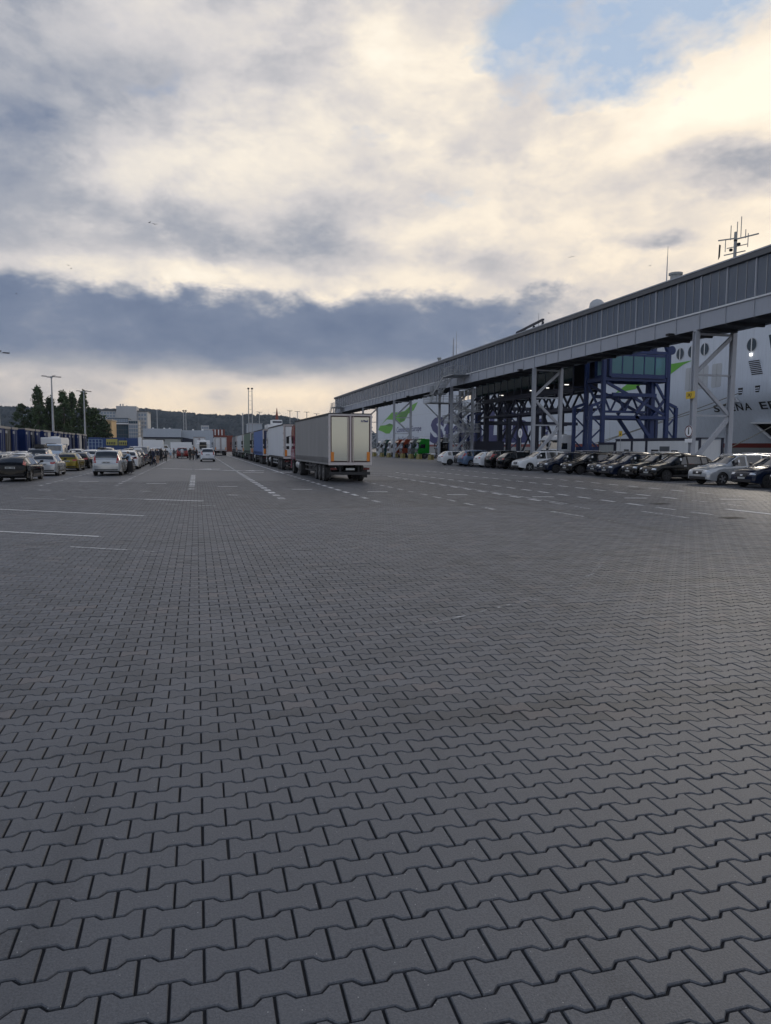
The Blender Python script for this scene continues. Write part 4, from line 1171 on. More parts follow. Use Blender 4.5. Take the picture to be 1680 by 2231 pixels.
CAR = {
    # top: silhouette (x, z) from tail to nose; belt height; ws: windscreen x range; rw: tailgate glass x range
    'suv': dict(L=4.95, W=1.93, H=1.77, wr=.38, wheels=(-1.47, 1.50), wb=.24,
                top=[(-2.475, .80), (-2.45, 1.04), (-2.36, 1.16), (-2.14, 1.60), (-2.00, 1.705), (-1.3, 1.765), (-.2, 1.765), (.35, 1.72), (1.20, 1.17), (1.55, 1.11), (2.10, .965), (2.33, .88), (2.45, .78), (2.475, .68)],
                belt=[(-2.475, 1.12), (1.3, 1.04), (2.475, .95)], ws=(.42, 1.12), rw=(-2.34, -2.06), sw=[(-1.98, -1.28), (-1.22, -.18), (-.12, .82)]),
    'crossover': dict(L=4.70, W=1.90, H=1.66, wr=.37, wheels=(-1.38, 1.46), wb=.22,
                top=[(-2.35, .78), (-2.32, 1.0), (-2.22, 1.12), (-1.88, 1.46), (-1.62, 1.57), (-.9, 1.645), (0, 1.65), (.45, 1.58), (1.22, 1.12), (1.55, 1.05), (2.02, .92), (2.22, .84), (2.33, .74), (2.35, .64)],
                belt=[(-2.35, 1.12), (1.3, 1.0), (2.35, .9)], ws=(.5, 1.15), rw=(-2.16, -1.76), sw=[(-1.60, -1.12), (-1.06, -.10), (-.04, .82)]),
    'wagon': dict(L=4.68, W=1.84, H=1.47, wr=.335, wheels=(-1.36, 1.42), wb=.19,
                top=[(-2.34, .72), (-2.31, .92), (-2.22, 1.02), (-1.86, 1.34), (-1.66, 1.405), (-.8, 1.46), (.1, 1.46), (.5, 1.40), (1.28, .985), (1.6, .95), (2.08, .86), (2.25, .76), (2.33, .66), (2.34, .58)],
                belt=[(-2.34, 1.0), (1.35, .90), (2.34, .8)], ws=(.56, 1.22), rw=(-2.16, -1.76), sw=[(-1.66, -1.10), (-1.04, -.06), (0, .9)]),
    'hatchback': dict(L=4.28, W=1.79, H=1.47, wr=.335, wheels=(-1.26, 1.34), wb=.19,
                top=[(-2.14, .72), (-2.11, .93), (-2.02, 1.03), (-1.70, 1.34), (-1.46, 1.42), (-.7, 1.465), (.05, 1.46), (.42, 1.41), (1.16, .99), (1.45, .95), (1.9, .85), (2.06, .76), (2.12, .66), (2.14, .58)],
                belt=[(-2.14, 1.0), (1.2, .91), (2.14, .8)], ws=(.48, 1.10), rw=(-1.96, -1.58), sw=[(-1.46, -1.06), (-1.0, -.12), (-.06, .8)]),
    'van': dict(L=4.90, W=1.90, H=1.96, wr=.41, wheels=(-1.40, 1.58), wb=.22,
                top=[(-2.45, .80), (-2.43, 1.10), (-2.38, 1.25), (-2.26, 1.80), (-2.16, 1.90), (-1.4, 1.955), (.4, 1.955), (.85, 1.88), (1.55, 1.22), (1.8, 1.15), (2.25, 1.02), (2.38, .9), (2.44, .78), (2.45, .66)],
                belt=[(-2.45, 1.16), (1.5, 1.08), (2.45, .95)], ws=(.92, 1.50), rw=(-2.36, -2.22), sw=[(-2.1, -1.1), (-1.0, .1), (.2, 1.2)]),
}


def patch(bvh, quad, n, m, d, off=.012):
    """small sheet wrapped on the body: quad corners are shot along d onto the surface"""
    d = Vector(d); vs = []
    a, b, c, e = (Vector(q) for q in quad)
    last = None
    for i in range(n + 1):
        for j in range(m + 1):
            p = a.lerp(b, i / n).lerp(e.lerp(c, i / n), j / m)
            h = bvh.ray_cast(p - d * 4, d)
            if h[0] is None: q = last if last is not None else p
            else: q = h[0] - d * off
            last = q; vs.append(q)
    fs = [(i * (m + 1) + j, (i + 1) * (m + 1) + j, (i + 1) * (m + 1) + j + 1, i * (m + 1) + j + 1) for i in range(n) for j in range(m)]
    return vs, fs


def wheel_meshes(r, w, dark, spokes=5):
    t = MB().lathe([(r * .62, -w * .42), (r * .93, -w * .5), (r, -w * .34), (r, w * .34), (r * .93, w * .5), (r * .62, w * .42)], 'y', n=26).mesh('wheel', M_TYRE, 50)
    s = MB().lathe([(r * .66, -w * .2), (r * .70, w * .43), (r * .64, w * .46), (r * .60, w * .30), (r * .25, w * .22)], 'y', n=22)
    for k in range(spokes):
        a = 2 * PI * k / spokes
        for da in (-.16, .16):
            c0, c1 = (math.cos(a + da * .6), math.sin(a + da * .6)), (math.cos(a + da), math.sin(a + da))
            s.beam((r * .10 * c0[0], w * .40, r * .10 * c0[1]), (r * .64 * c1[0], w * .42, r * .64 * c1[1]), r * .10, w * .12, 1, (0, 1, 0))
    s.lathe([(r * .16, w * .3), (r * .15, w * .46), (r * .05, w * .47)], 'y', n=10, mi=1)
    rm = s.mesh('rim', [M_TRIM, M_RIMD if dark else M_RIM], 40)
    return t, rm


def make_car(kind, rails=True, tall_lamps=False):
    S = CAR[kind]; L, W = S['L'], S['W']; hw = W / 2
    Ra = .40 if kind in ('suv', 'crossover') else .37
    wr_ = Ra - .045
    top_x = [p[0] for p in S['top']]; top_z = [p[1] for p in S['top']]
    xs = set(np.round(np.linspace(-L / 2, L / 2, 30), 4)) | set(top_x) | set(S['ws']) | set(S['rw']) | {q for p in S['sw'] for q in p}
    for xw in S['wheels']:
        for k in (-1.002, -1, -.93, -.78, -.5, 0, .5, .78, .93, 1, 1.002): xs.add(round(xw + k * Ra, 4))
    xs = sorted(xs)
    keep = [xs[0]]
    for x in xs[1:]:
        if x - keep[-1] > .0006: keep.append(x)
    xs = keep
    rings = []
    for x in xs:
        zt = float(np.interp(x, top_x, top_z)); belt = float(np.interp(x, [b[0] for b in S['belt']], [b[1] for b in S['belt']]))
        e = min(x + L / 2, L / 2 - x)
        w = hw * float(np.interp(e, [0, .03, .10, .25, .55, 1.0], [.78, .86, .925, .965, .99, 1.0]))
        zb = S['wb'] + float(np.interp(e, [0, .25, .6], [.10, .03, 0]))
        for xw in S['wheels']:
            d = abs(x - xw)
            if d <= Ra: zb = max(zb, wr_ + math.sqrt(max(0, Ra * Ra - d * d)))
        bl = min(belt, zt - .05)
        gr = max(0.0, min(1.0, (zt - belt) / .40))
        wr = hw * (.86 * (1 - gr) + (S['wr'] / .5) * gr) * (w / hw)
        wr = min(wr, w * .93)
        zm = min(max(.60, zb + .05), bl - .05)
        ring = [(0, zb), (w * .80, zb), (w * .985, zb + .004), (w, zm), (w * .985, max(bl - .10, zm + .01)), (w * .955, bl), (wr, zt - .055 * gr - .012), (wr * .84, zt - .004), (0, zt + .02)]
        rings.append([(x, y, z) for y, z in ring])
    J = 9
    bm = bmesh.new()
    Lv = [[bm.verts.new(q) for q in rg] for rg in rings]
    Rv = [[(v if j in (0, J - 1) else bm.verts.new((v.co.x, -v.co.y, v.co.z))) for j, v in enumerate(col)] for col in Lv]
    tagf = {}
    for i in range(len(xs) - 1):
        xm = (xs[i] + xs[i + 1]) / 2
        for side, V in ((1, Lv), (-1, Rv)):
            for j in range(J - 1):
                q = [V[i][j], V[i + 1][j], V[i + 1][j + 1], V[i][j + 1]]
                if side < 0: q = q[::-1]
                q = [v for k, v in enumerate(q) if v not in q[:k]]
                try: f = bm.faces.new(q)
                except ValueError: continue
                if j == 5:
                    for k, (a, b) in enumerate(S['sw']):
                        if a < xm < b: tagf.setdefault(('side_window', side, k), []).append(f)
                if j in (6, 7):
                    if S['ws'][0] < xm < S['ws'][1]: tagf.setdefault(('windscreen', 0, 0), []).append(f)
                    if S['rw'][0] < xm < S['rw'][1]: tagf.setdefault(('rear_window', 0, 0), []).append(f)
                if j == 0: f.material_index = 1
                if j == 1: f.material_index = 1
                if j == 2 and kind in ('suv', 'crossover') and False: f.material_index = 1
    for V, Q, rev in ((Lv[0], Rv[0], False), (Lv[-1], Rv[-1], True)):
        loop = V + Q[1:-1][::-1]
        f = bm.faces.new(loop if rev else loop[::-1])
    bmesh.ops.recalc_face_normals(bm, faces=bm.faces)
    glass = {}
    for key, fs in tagf.items():
        bmesh.ops.inset_region(bm, faces=fs, thickness=.028, depth=0.0, use_even_offset=True)
        glass[key] = fs
    root = empty(kind)
    gl = []
    for key, fs in glass.items():
        me = bpy.data.meshes.new(key[0]); vmap = {}; vs = []; pf = []
        for f in fs:
            n = f.normal; p = []
            for v in f.verts:
                if v not in vmap: vmap[v] = len(vs); vs.append(v.co - v.normal * .004)
                p.append(vmap[v])
            pf.append(p)
        me.from_pydata(vs, [], pf); me.materials.append(M_CGLASS); me.polygons.foreach_set('use_smooth', [True] * len(pf))
        gl.append((key[0], me))
    bv = BVHTree.FromBMesh(bm)
    bmesh.ops.delete(bm, geom=[f for fs in glass.values() for f in fs], context='FACES')
    me = bpy.data.meshes.new('body'); bm.to_mesh(me); bm.free()
    me.materials.append(PAINT['white']); me.materials.append(M_TRIM)
    shade(me, 38)
    link_mesh('body', me, root)
    for nm, g in gl: link_mesh(nm, g, root)
    F, Bk = (-1, 0, 0), (1, 0, 0)
    def pt(name, quad, n, m, d, mt, par=root, off=.012):
        vs, fs = patch(bv, quad, n, m, d, off)
        s = MB(); s.add(vs, fs); return s.build(name, mt, par, smooth=60)
    zn = S['top'][-3][1]; zr = S['belt'][0][1]
    for s_ in (1, -1):
        pt('headlight', [(0, s_ * hw * .90, zn - .02), (0, s_ * hw * .55, zn - .03), (0, s_ * hw * .57, zn - .12), (0, s_ * hw * .91, zn - .13)], 5, 2, F, M_HEAD)
        if tall_lamps: pt('taillight', [(0, s_ * hw * .70, S['H'] - .12), (0, s_ * hw * .86, S['H'] - .18), (0, s_ * hw * .96, zr - .10), (0, s_ * hw * .70, zr - .02)], 3, 6, Bk, M_TAILP)
        elif kind == 'suv': pt('taillight', [(0, s_ * hw * .76, zr + .32), (0, s_ * hw * .84, zr + .30), (0, s_ * hw * .97, zr - .26), (0, s_ * hw * .66, zr - .22)], 3, 6, Bk, M_TAIL)
        else: pt('taillight', [(0, s_ * hw * .96, zr - .02), (0, s_ * hw * .50, zr - .06), (0, s_ * hw * .55, zr - .19), (0, s_ * hw * .97, zr - .18)], 5, 2, Bk, M_TAIL)
    pt('grille', [(0, hw * .42, zn - .05), (0, -hw * .42, zn - .05), (0, -hw * .38, zn - .27), (0, hw * .38, zn - .27)], 6, 3, F, M_TRIM)
    pt('grille_badge', [(0, .09, zn - .12), (0, -.09, zn - .12), (0, -.09, zn - .20), (0, .09, zn - .20)], 1, 1, F, M_CHROME, off=.02)
    pt('lower_intake', [(0, hw * .72, S['wb'] + .24), (0, -hw * .72, S['wb'] + .24), (0, -hw * .7, S['wb'] + .10), (0, hw * .7, S['wb'] + .10)], 6, 2, F, M_TRIM)
    pt('rear_valance', [(0, -hw * .78, S['wb'] + .22), (0, hw * .78, S['wb'] + .22), (0, hw * .76, S['wb'] + .09), (0, -hw * .76, S['wb'] + .09)], 6, 2, Bk, M_TRIM)
    pz = zr - .20
    p = pt('number_plate', [(0, -.26, pz + .055), (0, .26, pz + .055), (0, .26, pz - .055), (0, -.26, pz - .055)], 2, 1, Bk, M_PLATE, off=.02)
    s = MB()
    x_ = min(v.co.x for v in p.data.vertices) - .004
    for k in range(7):
        if k == 3: continue
        s.bb((x_ - .002, -.21 + k * .062, pz - .032), (x_, -.175 + k * .062, pz + .032))
    s.build('plate_characters', M_PLATEB, p)
    pt('number_plate', [(0, .26, S['wb'] + .36), (0, -.26, S['wb'] + .36), (0, -.26, S['wb'] + .26), (0, .26, S['wb'] + .26)], 2, 1, F, M_PLATE, off=.02)
    # door seams, handles, mirrors
    for s_ in (1, -1):
        D = (0, -s_, 0)
        for xd in (S['sw'][1][0] - .03, S['sw'][2][0] - .03, S['sw'][2][1] + .02):
            pt('door_seam', [(xd - .008, 0, zr - .12), (xd + .008, 0, zr - .12), (xd + .008, 0, .42), (xd - .008, 0, .42)], 1, 5, D, M_TRIM, off=.003)
        for xd in (S['sw'][1][0] + .10, S['sw'][2][0] + .10):
            pt('door_handle', [(xd, 0, zr - .14), (xd + .2, 0, zr - .145), (xd + .2, 0, zr - .175), (xd, 0, zr - .17)], 2, 1, D, M_CHROME, off=.02)
        pt('sill_trim', [(S['wheels'][0] + Ra + .02, 0, .40), (S['wheels'][1] - Ra - .02, 0, .40), (S['wheels'][1] - Ra - .02, 0, .27), (S['wheels'][0] + Ra + .02, 0, .27)], 6, 2, D, M_TRIM, off=.008)
        mx = S['sw'][2][1] - .10; my = s_ * (hw + .02)
        MB().prism([(mx + .02, my - s_ * .02, zr + .02), (mx + .12, my - s_ * .02, zr + .02), (mx + .10, my + s_ * .17, zr + .05), (mx - .02, my + s_ * .17, zr + .05)], (0, 0, .14)).beam((mx + .04, s_ * hw * .90, zr - .02), (mx + .05, my, zr + .05), .06).build('mirror', M_TRIM, root)
        if rails:
            y = s_ * (S['wr'] / .5) * hw * .96
            a, b = S['sw'][0][0] + .15, S['ws'][0] - .12
            MB().tube([(a, y, np.interp(a, top_x, top_z) - .02), (a + .12, y, np.interp(a + .12, top_x, top_z) + .045), (b - .12, y, np.interp(b - .12, top_x, top_z) + .045), (b, y, np.interp(b, top_x, top_z) - .02)], .018, 6).build('roof_rail', M_CHROME if kind != 'crossover' else M_TRIM, root)
    MB().bb((S['wheels'][0] + .5, -hw * .7, S['wb'] + .02), (S['wheels'][1] - .5, hw * .7, .5)).build('underbody', M_TRIM, root)
    tm, rmm = wheel_meshes(wr_, .235, kind == 'crossover')
    for xw in S['wheels']:
        for s_ in (1, -1):
            o = link_mesh('wheel', tm, root); o.location = (xw, s_ * (hw - .135), wr_)
            if s_ < 0: o.rotation_euler = (0, 0, PI)
            q = link_mesh('rim', rmm, o)
    return root


PROTO = {k: make_car(k) for k in ('suv', 'crossover', 'hatchback', 'van')}
PROTO['wagon'] = make_car('wagon')
PROTO['old_wagon'] = make_car('wagon', tall_lamps=True)
USED = set()


def place_car(kind, colour, x, y, rz, label, group, extra=None):
    """rz: heading, 0 = nose towards +X"""
    src = PROTO[kind]
    if kind in USED or colour != 'white':
        o = copy_tree(src, None, {PAINT['white'].name: PAINT[colour]})
    else:
        o = src; USED.add(kind)
    o.location = (x, y, 0.0); o.rotation_euler = (0, 0, rz)
    o.name = {'suv': 'parked_suv', 'crossover': 'parked_crossover', 'hatchback': 'parked_hatchback', 'van': 'parked_van', 'wagon': 'parked_estate_car', 'old_wagon': 'parked_estate_car'}[kind]
    cat = 'van' if kind == 'van' else 'car'
    tag(o, label, cat, group)
    return o


def drop_unused():
    for k, o in PROTO.items():
        if 'label' not in o:
            for c in list(o.children_recursive): bpy.data.objects.remove(c, do_unlink=True)
            bpy.data.objects.remove(o, do_unlink=True)


def roof_box(car, h=1.80, m=None):
    s = MB().prism([(-.95, -.38, h + .08), (.75, -.38, h + .08), (.95, -.30, h + .08), (.95, .30, h + .08), (.75, .38, h + .08), (-.95, .38, h + .08)], (0, 0, .18))
    s.prism([(-.90, -.33, h + .26), (.70, -.33, h + .26), (.70, .33, h + .26), (-.90, .33, h + .26)], (0, 0, .09))
    for x in (-.5, .4): s.bb((x - .04, -.5, h), (x + .04, .5, h + .08))
    return s.build('roof_box', m or M_TRIM, car, smooth=30)


def window_paper(car, kind, s_=1, k=2):
    S = CAR[kind]; hw = S['W'] / 2; a, b = S['sw'][k]
    z = S['belt'][0][1] + .18; x = a * .55 + b * .45; y = s_ * (hw * .88)
    MB().prism([(x, y, z), (x + .13, y, z), (x + .13, y - s_ * .03, z + .16), (x, y - s_ * .03, z + .16)], (0, s_ * .01, 0)).build('window_paper', M_WHITE, car)


# ------------------------------------------------------------------ lorries
M_CHASS = mat('chassis_black', (.022, .023, .026), .7, 0, .25, 1.0)
M_TANK = mat('alloy_tank', (.50, .52, .54), .3, .8, .1)


def truck_wheel(dual=False):
    w = .30 if not dual else .58; r = .50
    t = MB().lathe([(r * .58, -w * .45), (r * .94, -w * .5), (r, -w * .4), (r, w * .4), (r * .94, w * .5), (r * .58, w * .45)], 'y', n=24).mesh('wheel', M_TYRE, 50)
    q = MB().lathe([(r * .60, -w * .3), (r * .60, w * .46), (r * .52, w * .48), (r * .42, w * (.2 if dual else .38)), (r * .24, w * (.25 if dual else .55)), (r * .12, w * (.3 if dual else .6))], 'y', n=18).mesh('rim', mat('truck_rim', (.08, .082, .085), .45, .4, .15), 40)
    return t, q


TW = truck_wheel(False); TWD = truck_wheel(True)


def put_wheel(root, x, y, dual=False):
    t, q = TWD if dual else TW
    o = link_mesh('wheel', t, root); o.location = (x, y, .50)
    if y < 0: o.rotation_euler = (0, 0, PI)
    link_mesh('rim', q, o)


def cab_parts(root, paintm, x0=0.0, white_face=False, high=True):
    """tractor cab, nose towards +x, front at x0"""
    top = 3.75 if high else 3.1
    a, hw = x0, 1.24
    prof = [(a - 2.25, 1.0), (a - .06, 1.0), (a, 1.35), (a - .03, 1.75), (a - .10, 2.0), (a - .42, top - .42), (a - .85, top), (a - 2.25, top)]
    bm = bmesh.new()
    L = [bm.verts.new((x, -hw, z)) for x, z in prof]; Q = [bm.verts.new((x, hw, z)) for x, z in prof]
    n = len(prof)
    bm.faces.new(L[::-1]); bm.faces.new(Q)
    for k in range(n): bm.faces.new((L[k], L[(k + 1) % n], Q[(k + 1) % n], Q[k]))
    bmesh.ops.recalc_face_normals(bm, faces=bm.faces)
    bmesh.ops.bevel(bm, geom=list(bm.edges), offset=.09, segments=2, affect='EDGES')
    me = bpy.data.meshes.new('cab_body'); bm.to_mesh(me); bm.free(); me.materials.append(paintm); shade(me, 35)
    link_mesh('cab_body', me, root)
    # windscreen and visor
    sx = lambda z: a - .10 - (z - 2.0) * (.32 / (top - 2.42))
    z0, z1 = 2.04, min(2.95, top - .45)
    MB().prism([(sx(z0) + .015, -1.05, z0), (sx(z0) + .015, 1.05, z0), (sx(z1) + .015, .98, z1), (sx(z1) + .015, -.98, z1)], (.012, 0, 0)).build('windscreen', M_CGLASS, root)
    MB().prism([(sx(z1), -1.05, z1 + .16), (sx(z1), 1.05, z1 + .16), (sx(z1) + .34, 1.0, z1 + .02), (sx(z1) + .34, -1.0, z1 + .02)], (0, 0, .03)).build('sun_visor', M_TRIM, root)
    MB().bb((a - .02, -.92, 1.28), (a + .045, .92, 1.90)).build('grille', M_TRIM if not white_face else paintm, root)
    s = MB()
    for k in range(4): s.bb((a + .046, -.85, 1.36 + k * .14), (a + .058, .85, 1.41 + k * .14))
    s.build('grille_bars', M_CHROME if not white_face else M_TRIM, root)
    MB().cham((a - .5, -1.25, .38), (a + .10, 1.25, .98), .18).build('bumper', paintm, root)
    MB().bb((a + .101, -.7, .45), (a + .112, .7, .62)).build('bumper_intake', M_TRIM, root)
    for s_ in (1, -1):
        MB().prism([(a + .06, s_ * .80, .72), (a + .06, s_ * 1.14, .74), (a + .06, s_ * 1.15, .95), (a + .06, s_ * .86, .92)], (.05, 0, 0)).build('headlight', M_HEAD, root)
        MB().prism([(a - 1.35, s_ * 1.245, 2.0), (a - .30, s_ * 1.245, 2.0), (a - .50, s_ * 1.245, 2.75), (a - 1.35, s_ * 1.245, 2.75)], (0, s_ * .01, 0)).build('side_window', M_CGLASS, root)
        for zz, hh in ((2.30, .55), (1.86, .25)): MB().cham((a - .10, min(s_ * 1.36, s_ * 1.58), zz), (a + .06, max(s_ * 1.36, s_ * 1.58), zz + hh), .03).build('mirror', M_TRIM, root)
        MB().beam((a - .2, s_ * 1.24, 2.9), (a - .02, s_ * 1.47, 2.85), .05).build('mirror_arm', M_TRIM, root)
        s = MB()
        for k in range(3): s.bb((a - 1.1, min(s_ * 1.16, s_ * 1.27), .40 + k * .22), (a - .62, max(s_ * 1.16, s_ * 1.27), .46 + k * .22))
        s.build('steps', M_TRIM, root)
        s = MB()
        for k in range(9):
            t0, t1 = PI * k / 9, PI * (k + 1) / 9
            s.prism([(a - 1.35 + .60 * math.cos(t), s_ * 1.0, .50 + .60 * math.sin(t)) for t in (t0, t1)] + [(a - 1.35 + .56 * math.cos(t), s_ * 1.0, .50 + .56 * math.sin(t)) for t in (t1, t0)], (0, s_ * .26, 0))
        s.build('mudguard', M_TRIM, root)
        MB().box((a - .9, s_ * 1.253, 1.55), (.9, .012, .012)).build('door_seam', M_TRIM, root)
    MB().bb((a - 1.6, -.35, top - .02), (a - .9, .35, top + .10)).build('roof_air_unit', paintm, root)
    for s_ in (1, -1): MB().lathe([(.03, 0), (.05, .5), (.09, .7)], 'x', (a - 1.5, s_ * .75, top + .08), 8).build('air_horn', M_CHROME, root)


def tractor_rear(root, a):
    """chassis behind the cab"""
    MB().bb((a - 6.0, -.45, .62), (a - .4, -.30, .90)).bb((a - 6.0, .30, .62), (a - .4, .45, .90)).bb((a - 3.0, -.3, .66), (a - 2.6, .3, .86)).build('chassis', M_CHASS, root)
    for s_ in (1, -1):
        MB().lathe([(.30, -.02), (.34, 0), (.34, 1.15), (.30, 1.17)], 'x', (a - 3.75, s_ * .88, .72), 16).build('fuel_tank', M_TANK, root, smooth=True)
        put_wheel(root, a - 1.35, s_ * 1.08); put_wheel(root, a - 5.1, s_ * .96, True)
    MB().cham((a - 5.5, -.5, .92), (a - 4.6, .5, 1.06), .15).build('fifth_wheel', M_CHASS, root)


def make_trailer(side, doors, skirt=True, panels=9, logo=None, reefer=False):
    """semi-trailer, nose towards +x; rear doors at x = 0, floor 1.15 m, top 4 m"""
    r = empty('semi_trailer')
    L, hw, z0, z1 = 13.6, 1.275, 1.16, 3.98
    MB().bb((.14, -hw + .05, z0 + .02), (L - .03, hw - .05, z1 - .06)).build('load_body', side, r)
    # curtain strips: each side panel a separate sheet with slight bulge
    P = (L - .3) / panels
    for s_ in (1, -1):
        for k in range(panels):
            a, b = .15 + k * P + .012, .15 + (k + 1) * P - .012
            bu = random.uniform(.0, .035)
            vs = []
            for i in range(5):
                for j in range(6):
                    u, v = i / 4, j / 5
                    x = a + (b - a) * u; z = z0 - (.12 if skirt else -.05) + (z1 - .10 - z0 + (.12 if skirt else -.05)) * v
                    y = hw - .012 + bu * math.sin(PI * u) * math.sin(PI * v)
                    vs.append((x, s_ * y, z))
            fs = [(i * 6 + j, (i + 1) * 6 + j, (i + 1) * 6 + j + 1, i * 6 + j + 1) for i in range(4) for j in range(5)]
            MB().add(vs, fs).build('side_panel', side, r, smooth=60)
        MB().bb((0, min(s_ * (hw - .02), s_ * (hw + .015)), z1 - .09), (L, max(s_ * (hw - .02), s_ * (hw + .015)), z1)).build('roof_rail', M_CHASS, r)
        if skirt:
            st = MB()
            n = 34
            for k in range(n):
                x = .3 + (L - .6) * k / (n - 1)
                st.prism([(x - .035, s_ * (hw + .02), z0 - .02), (x + .035, s_ * (hw + .02), z0 - .02), (x + .02, s_ * (hw + .02), z0 + .30), (x - .02, s_ * (hw + .02), z0 + .30)], (0, s_ * .012, 0))
            o = st.build('buckle_straps', M_CHASS, r); o['kind'] = 'stuff'
        # side guard and marker lamps
        g = MB()
        for z in (.55, .85): g.bb((4.6, s_ * hw - .03, z - .05), (8.6, s_ * hw + .01, z + .05))
        for x in (4.7, 6.6, 8.5): g.bb((x - .04, s_ * (hw - .06) - .02, .5), (x + .04, s_ * (hw - .06) + .02, 1.12))
        g.build('side_guard', M_CHASS if skirt else M_RAIL, r)
    MB().bb((-.06, -hw - .005, z1 - .02), (L, hw + .005, z1 + .03)).build('roof', M_CHASS, r)
    MB().bb((L - .06, -hw, z0), (L, hw, z1 - .03)).build('front_wall', doors, r)
    # rear frame and doors
    f = MB().bb((-.05, -hw, z0 - .14), (.12, -hw + .10, z1)).bb((-.05, hw - .10, z0 - .14), (.12, hw, z1)).bb((-.05, -hw + .1, z1 - .12), (.12, hw - .1, z1)).bb((-.05, -hw + .1, z0 - .14), (.12, hw - .1, z0 + .02))
    fr = f.build('rear_frame', mat('trailer_frame', (.50, .46, .45), .5, 0, .1), r)
    MB().bb((-.05, -.05, z0 + .03), (-.024, .05, z1 - .13)).build('centre_post', mat('post_pink', (.50, .44, .43), .5), r)
    for s_ in (1, -1):
        a, b = sorted((s_ * .055, s_ * (hw - .11)))
        d = MB().bb((-.02, a, z0 + .06), (.05, b, z1 - .15)).build('rear_door', doors, r)
        s = MB()
        for (ya, yb, za, zb) in ((a, a + .05, z0 + .06, z1 - .15), (b - .05, b, z0 + .06, z1 - .15), (a + .05, b - .05, z0 + .06, z0 + .10), (a + .05, b - .05, z1 - .19, z1 - .15)):
            s.bb((-.035, ya, za), (-.022, yb, zb))
        s.build('door_seal', mat('seal_maroon', (.055, .022, .025), .6), d)
        for dy in (.13, .30):
            y = s_ * (.055 + dy * 0 + (.07 if dy < .2 else .0)) if False else s_ * dy
        MB().tube([(-.07, s_ * .16, z0 - .05), (-.07, s_ * .16, z1 - .1)], .018, 6).build('lock_rod', mat('rod_pink', (.46, .38, .38), .4, .3), d)
        ya, yb = sorted((s_ * (hw - .30), s_ * (hw - .12)))
        MB().bb((-.040, ya, z0 + .08), (-.036, yb, z0 + .62)).build('marker_plate', M_INDIC, d)
        for k in range(5): MB().box((.03, s_ * (hw + .02), z0 + .25 + k * .6), (.1, .05, .09)).build('hinge', M_RAIL, d)
        MB().box((.08, s_ * .98, .80), (.08, .36, .12)).build('taillight', mat('trailer_lamp', (.09, .008, .008), .3), r)
        for k in range(3): put_wheel(r, 1.55 + k * 1.31 + .55, s_ * 1.08)
        MB().bb((1.4, min(s_ * .95, s_ * 1.23), 1.03), (5.4, max(s_ * .95, s_ * 1.23), 1.07)).build('mudguard', M_CHASS, r)
        MB().bb((.9, min(s_ * .95, s_ * 1.23), .25), (.93, max(s_ * .95, s_ * 1.23), .85)).build('mud_flap', M_TRIM, r)
        MB().bb((10.0, s_ * .75 - .06, .12), (10.14, s_ * .75 + .06, 1.1)).build('landing_leg', M_CHASS, r)
    MB().bb((.3, -.55, .86), (12.6, -.42, 1.12)).bb((.3, .42, .86), (12.6, .55, 1.12)).bb((1, -.42, .95), (1.2, .42, 1.1)).bb((.12, -hw + .02, 1.02), (L - .1, hw - .02, 1.155)).build('chassis', M_CHASS, r)
    for k in range(3): MB().tube([(2.1 + k * 1.31, -1.0, .5), (2.1 + k * 1.31, 1.0, .5)], .09, 8).build('axle', M_CHASS, r)
    MB().bb((.05, -1.2, .45), (.15, 1.2, .62)).bb((.2, -.6, .5), (.3, -.5, 1.0)).bb((.2, .5, .5), (.3, .6, 1.0)).build('underrun_bar', M_CHASS, r)
    MB().bb((.02, -.26, .72), (.045, .26, .84)).build('number_plate', M_PLATE, r)
    if skirt: MB().bb((5.2, -1.15, .45), (7.8, -.7, 1.0)).bb((5.2, .7, .45), (7.8, 1.15, 1.0)).build('pallet_box', M_CHASS, r)
    if logo:
        txt, size, yy, zz, mm = logo
        if size > .3:
            MB().bb((-.045, yy - .45, zz - .18), (-.041, yy + .45, zz + .72)).build('logo_panel', M_TRIM, r)
            s = MB().lathe([(.38, -.052), (.38, -.046)], 'x', (0, yy, zz + .27), 20); s.build('logo_disc', M_WHITE, r)
            yy += .28; zz += .10
        me = text_mesh('door_lettering', txt, size, mm, .002, 0, .008)
        o = link_mesh('door_lettering', me, r); o.matrix_local = Matrix.Translation((-.056, yy, zz)) @ Matrix.Rotation(-PI / 2, 4, 'Z') @ Matrix.Rotation(PI / 2, 4, 'X')
    return r

# ------------------------------------------------------------------ lorry queue on the right-hand lane
ORD = ['nearest', 'second', 'third', 'fourth', 'fifth', 'sixth', 'seventh', 'eighth', 'ninth', 'tenth', 'eleventh', 'twelfth', 'thirteenth', 'fourteenth', 'fifteenth', 'sixteenth', 'seventeenth', 'eighteenth', 'nineteenth']
M_DOORG = mat('door_gloss_pale', (.46, .465, .41), .10, .35, .05, .6, coat=.4)
M_DOORW = mat('door_white', (.62, .63, .64), .35, 0, .08, .6, streak=.2)
CUR = {
    'grey': mat('curtain_grey', (.22, .22, .22), .6, 0, .14, .5, streak=.3),
    'white': mat('curtain_white', (.55, .58, .62), .5, 0, .08, .5, streak=.25), 'blue': mat('curtain_blue', (.030, .105, .33), .5, 0, .10, .5, streak=.2),
    'green': mat('curtain_green', (.055, .115, .075), .5, 0, .14, .5, streak=.3), 'pale': mat('curtain_pale', (.42, .46, .50), .5, 0, .1, .5, streak=.25), 'dark': mat('curtain_dark', (.10, .115, .13), .5, 0, .1, .5, streak=.25),
}


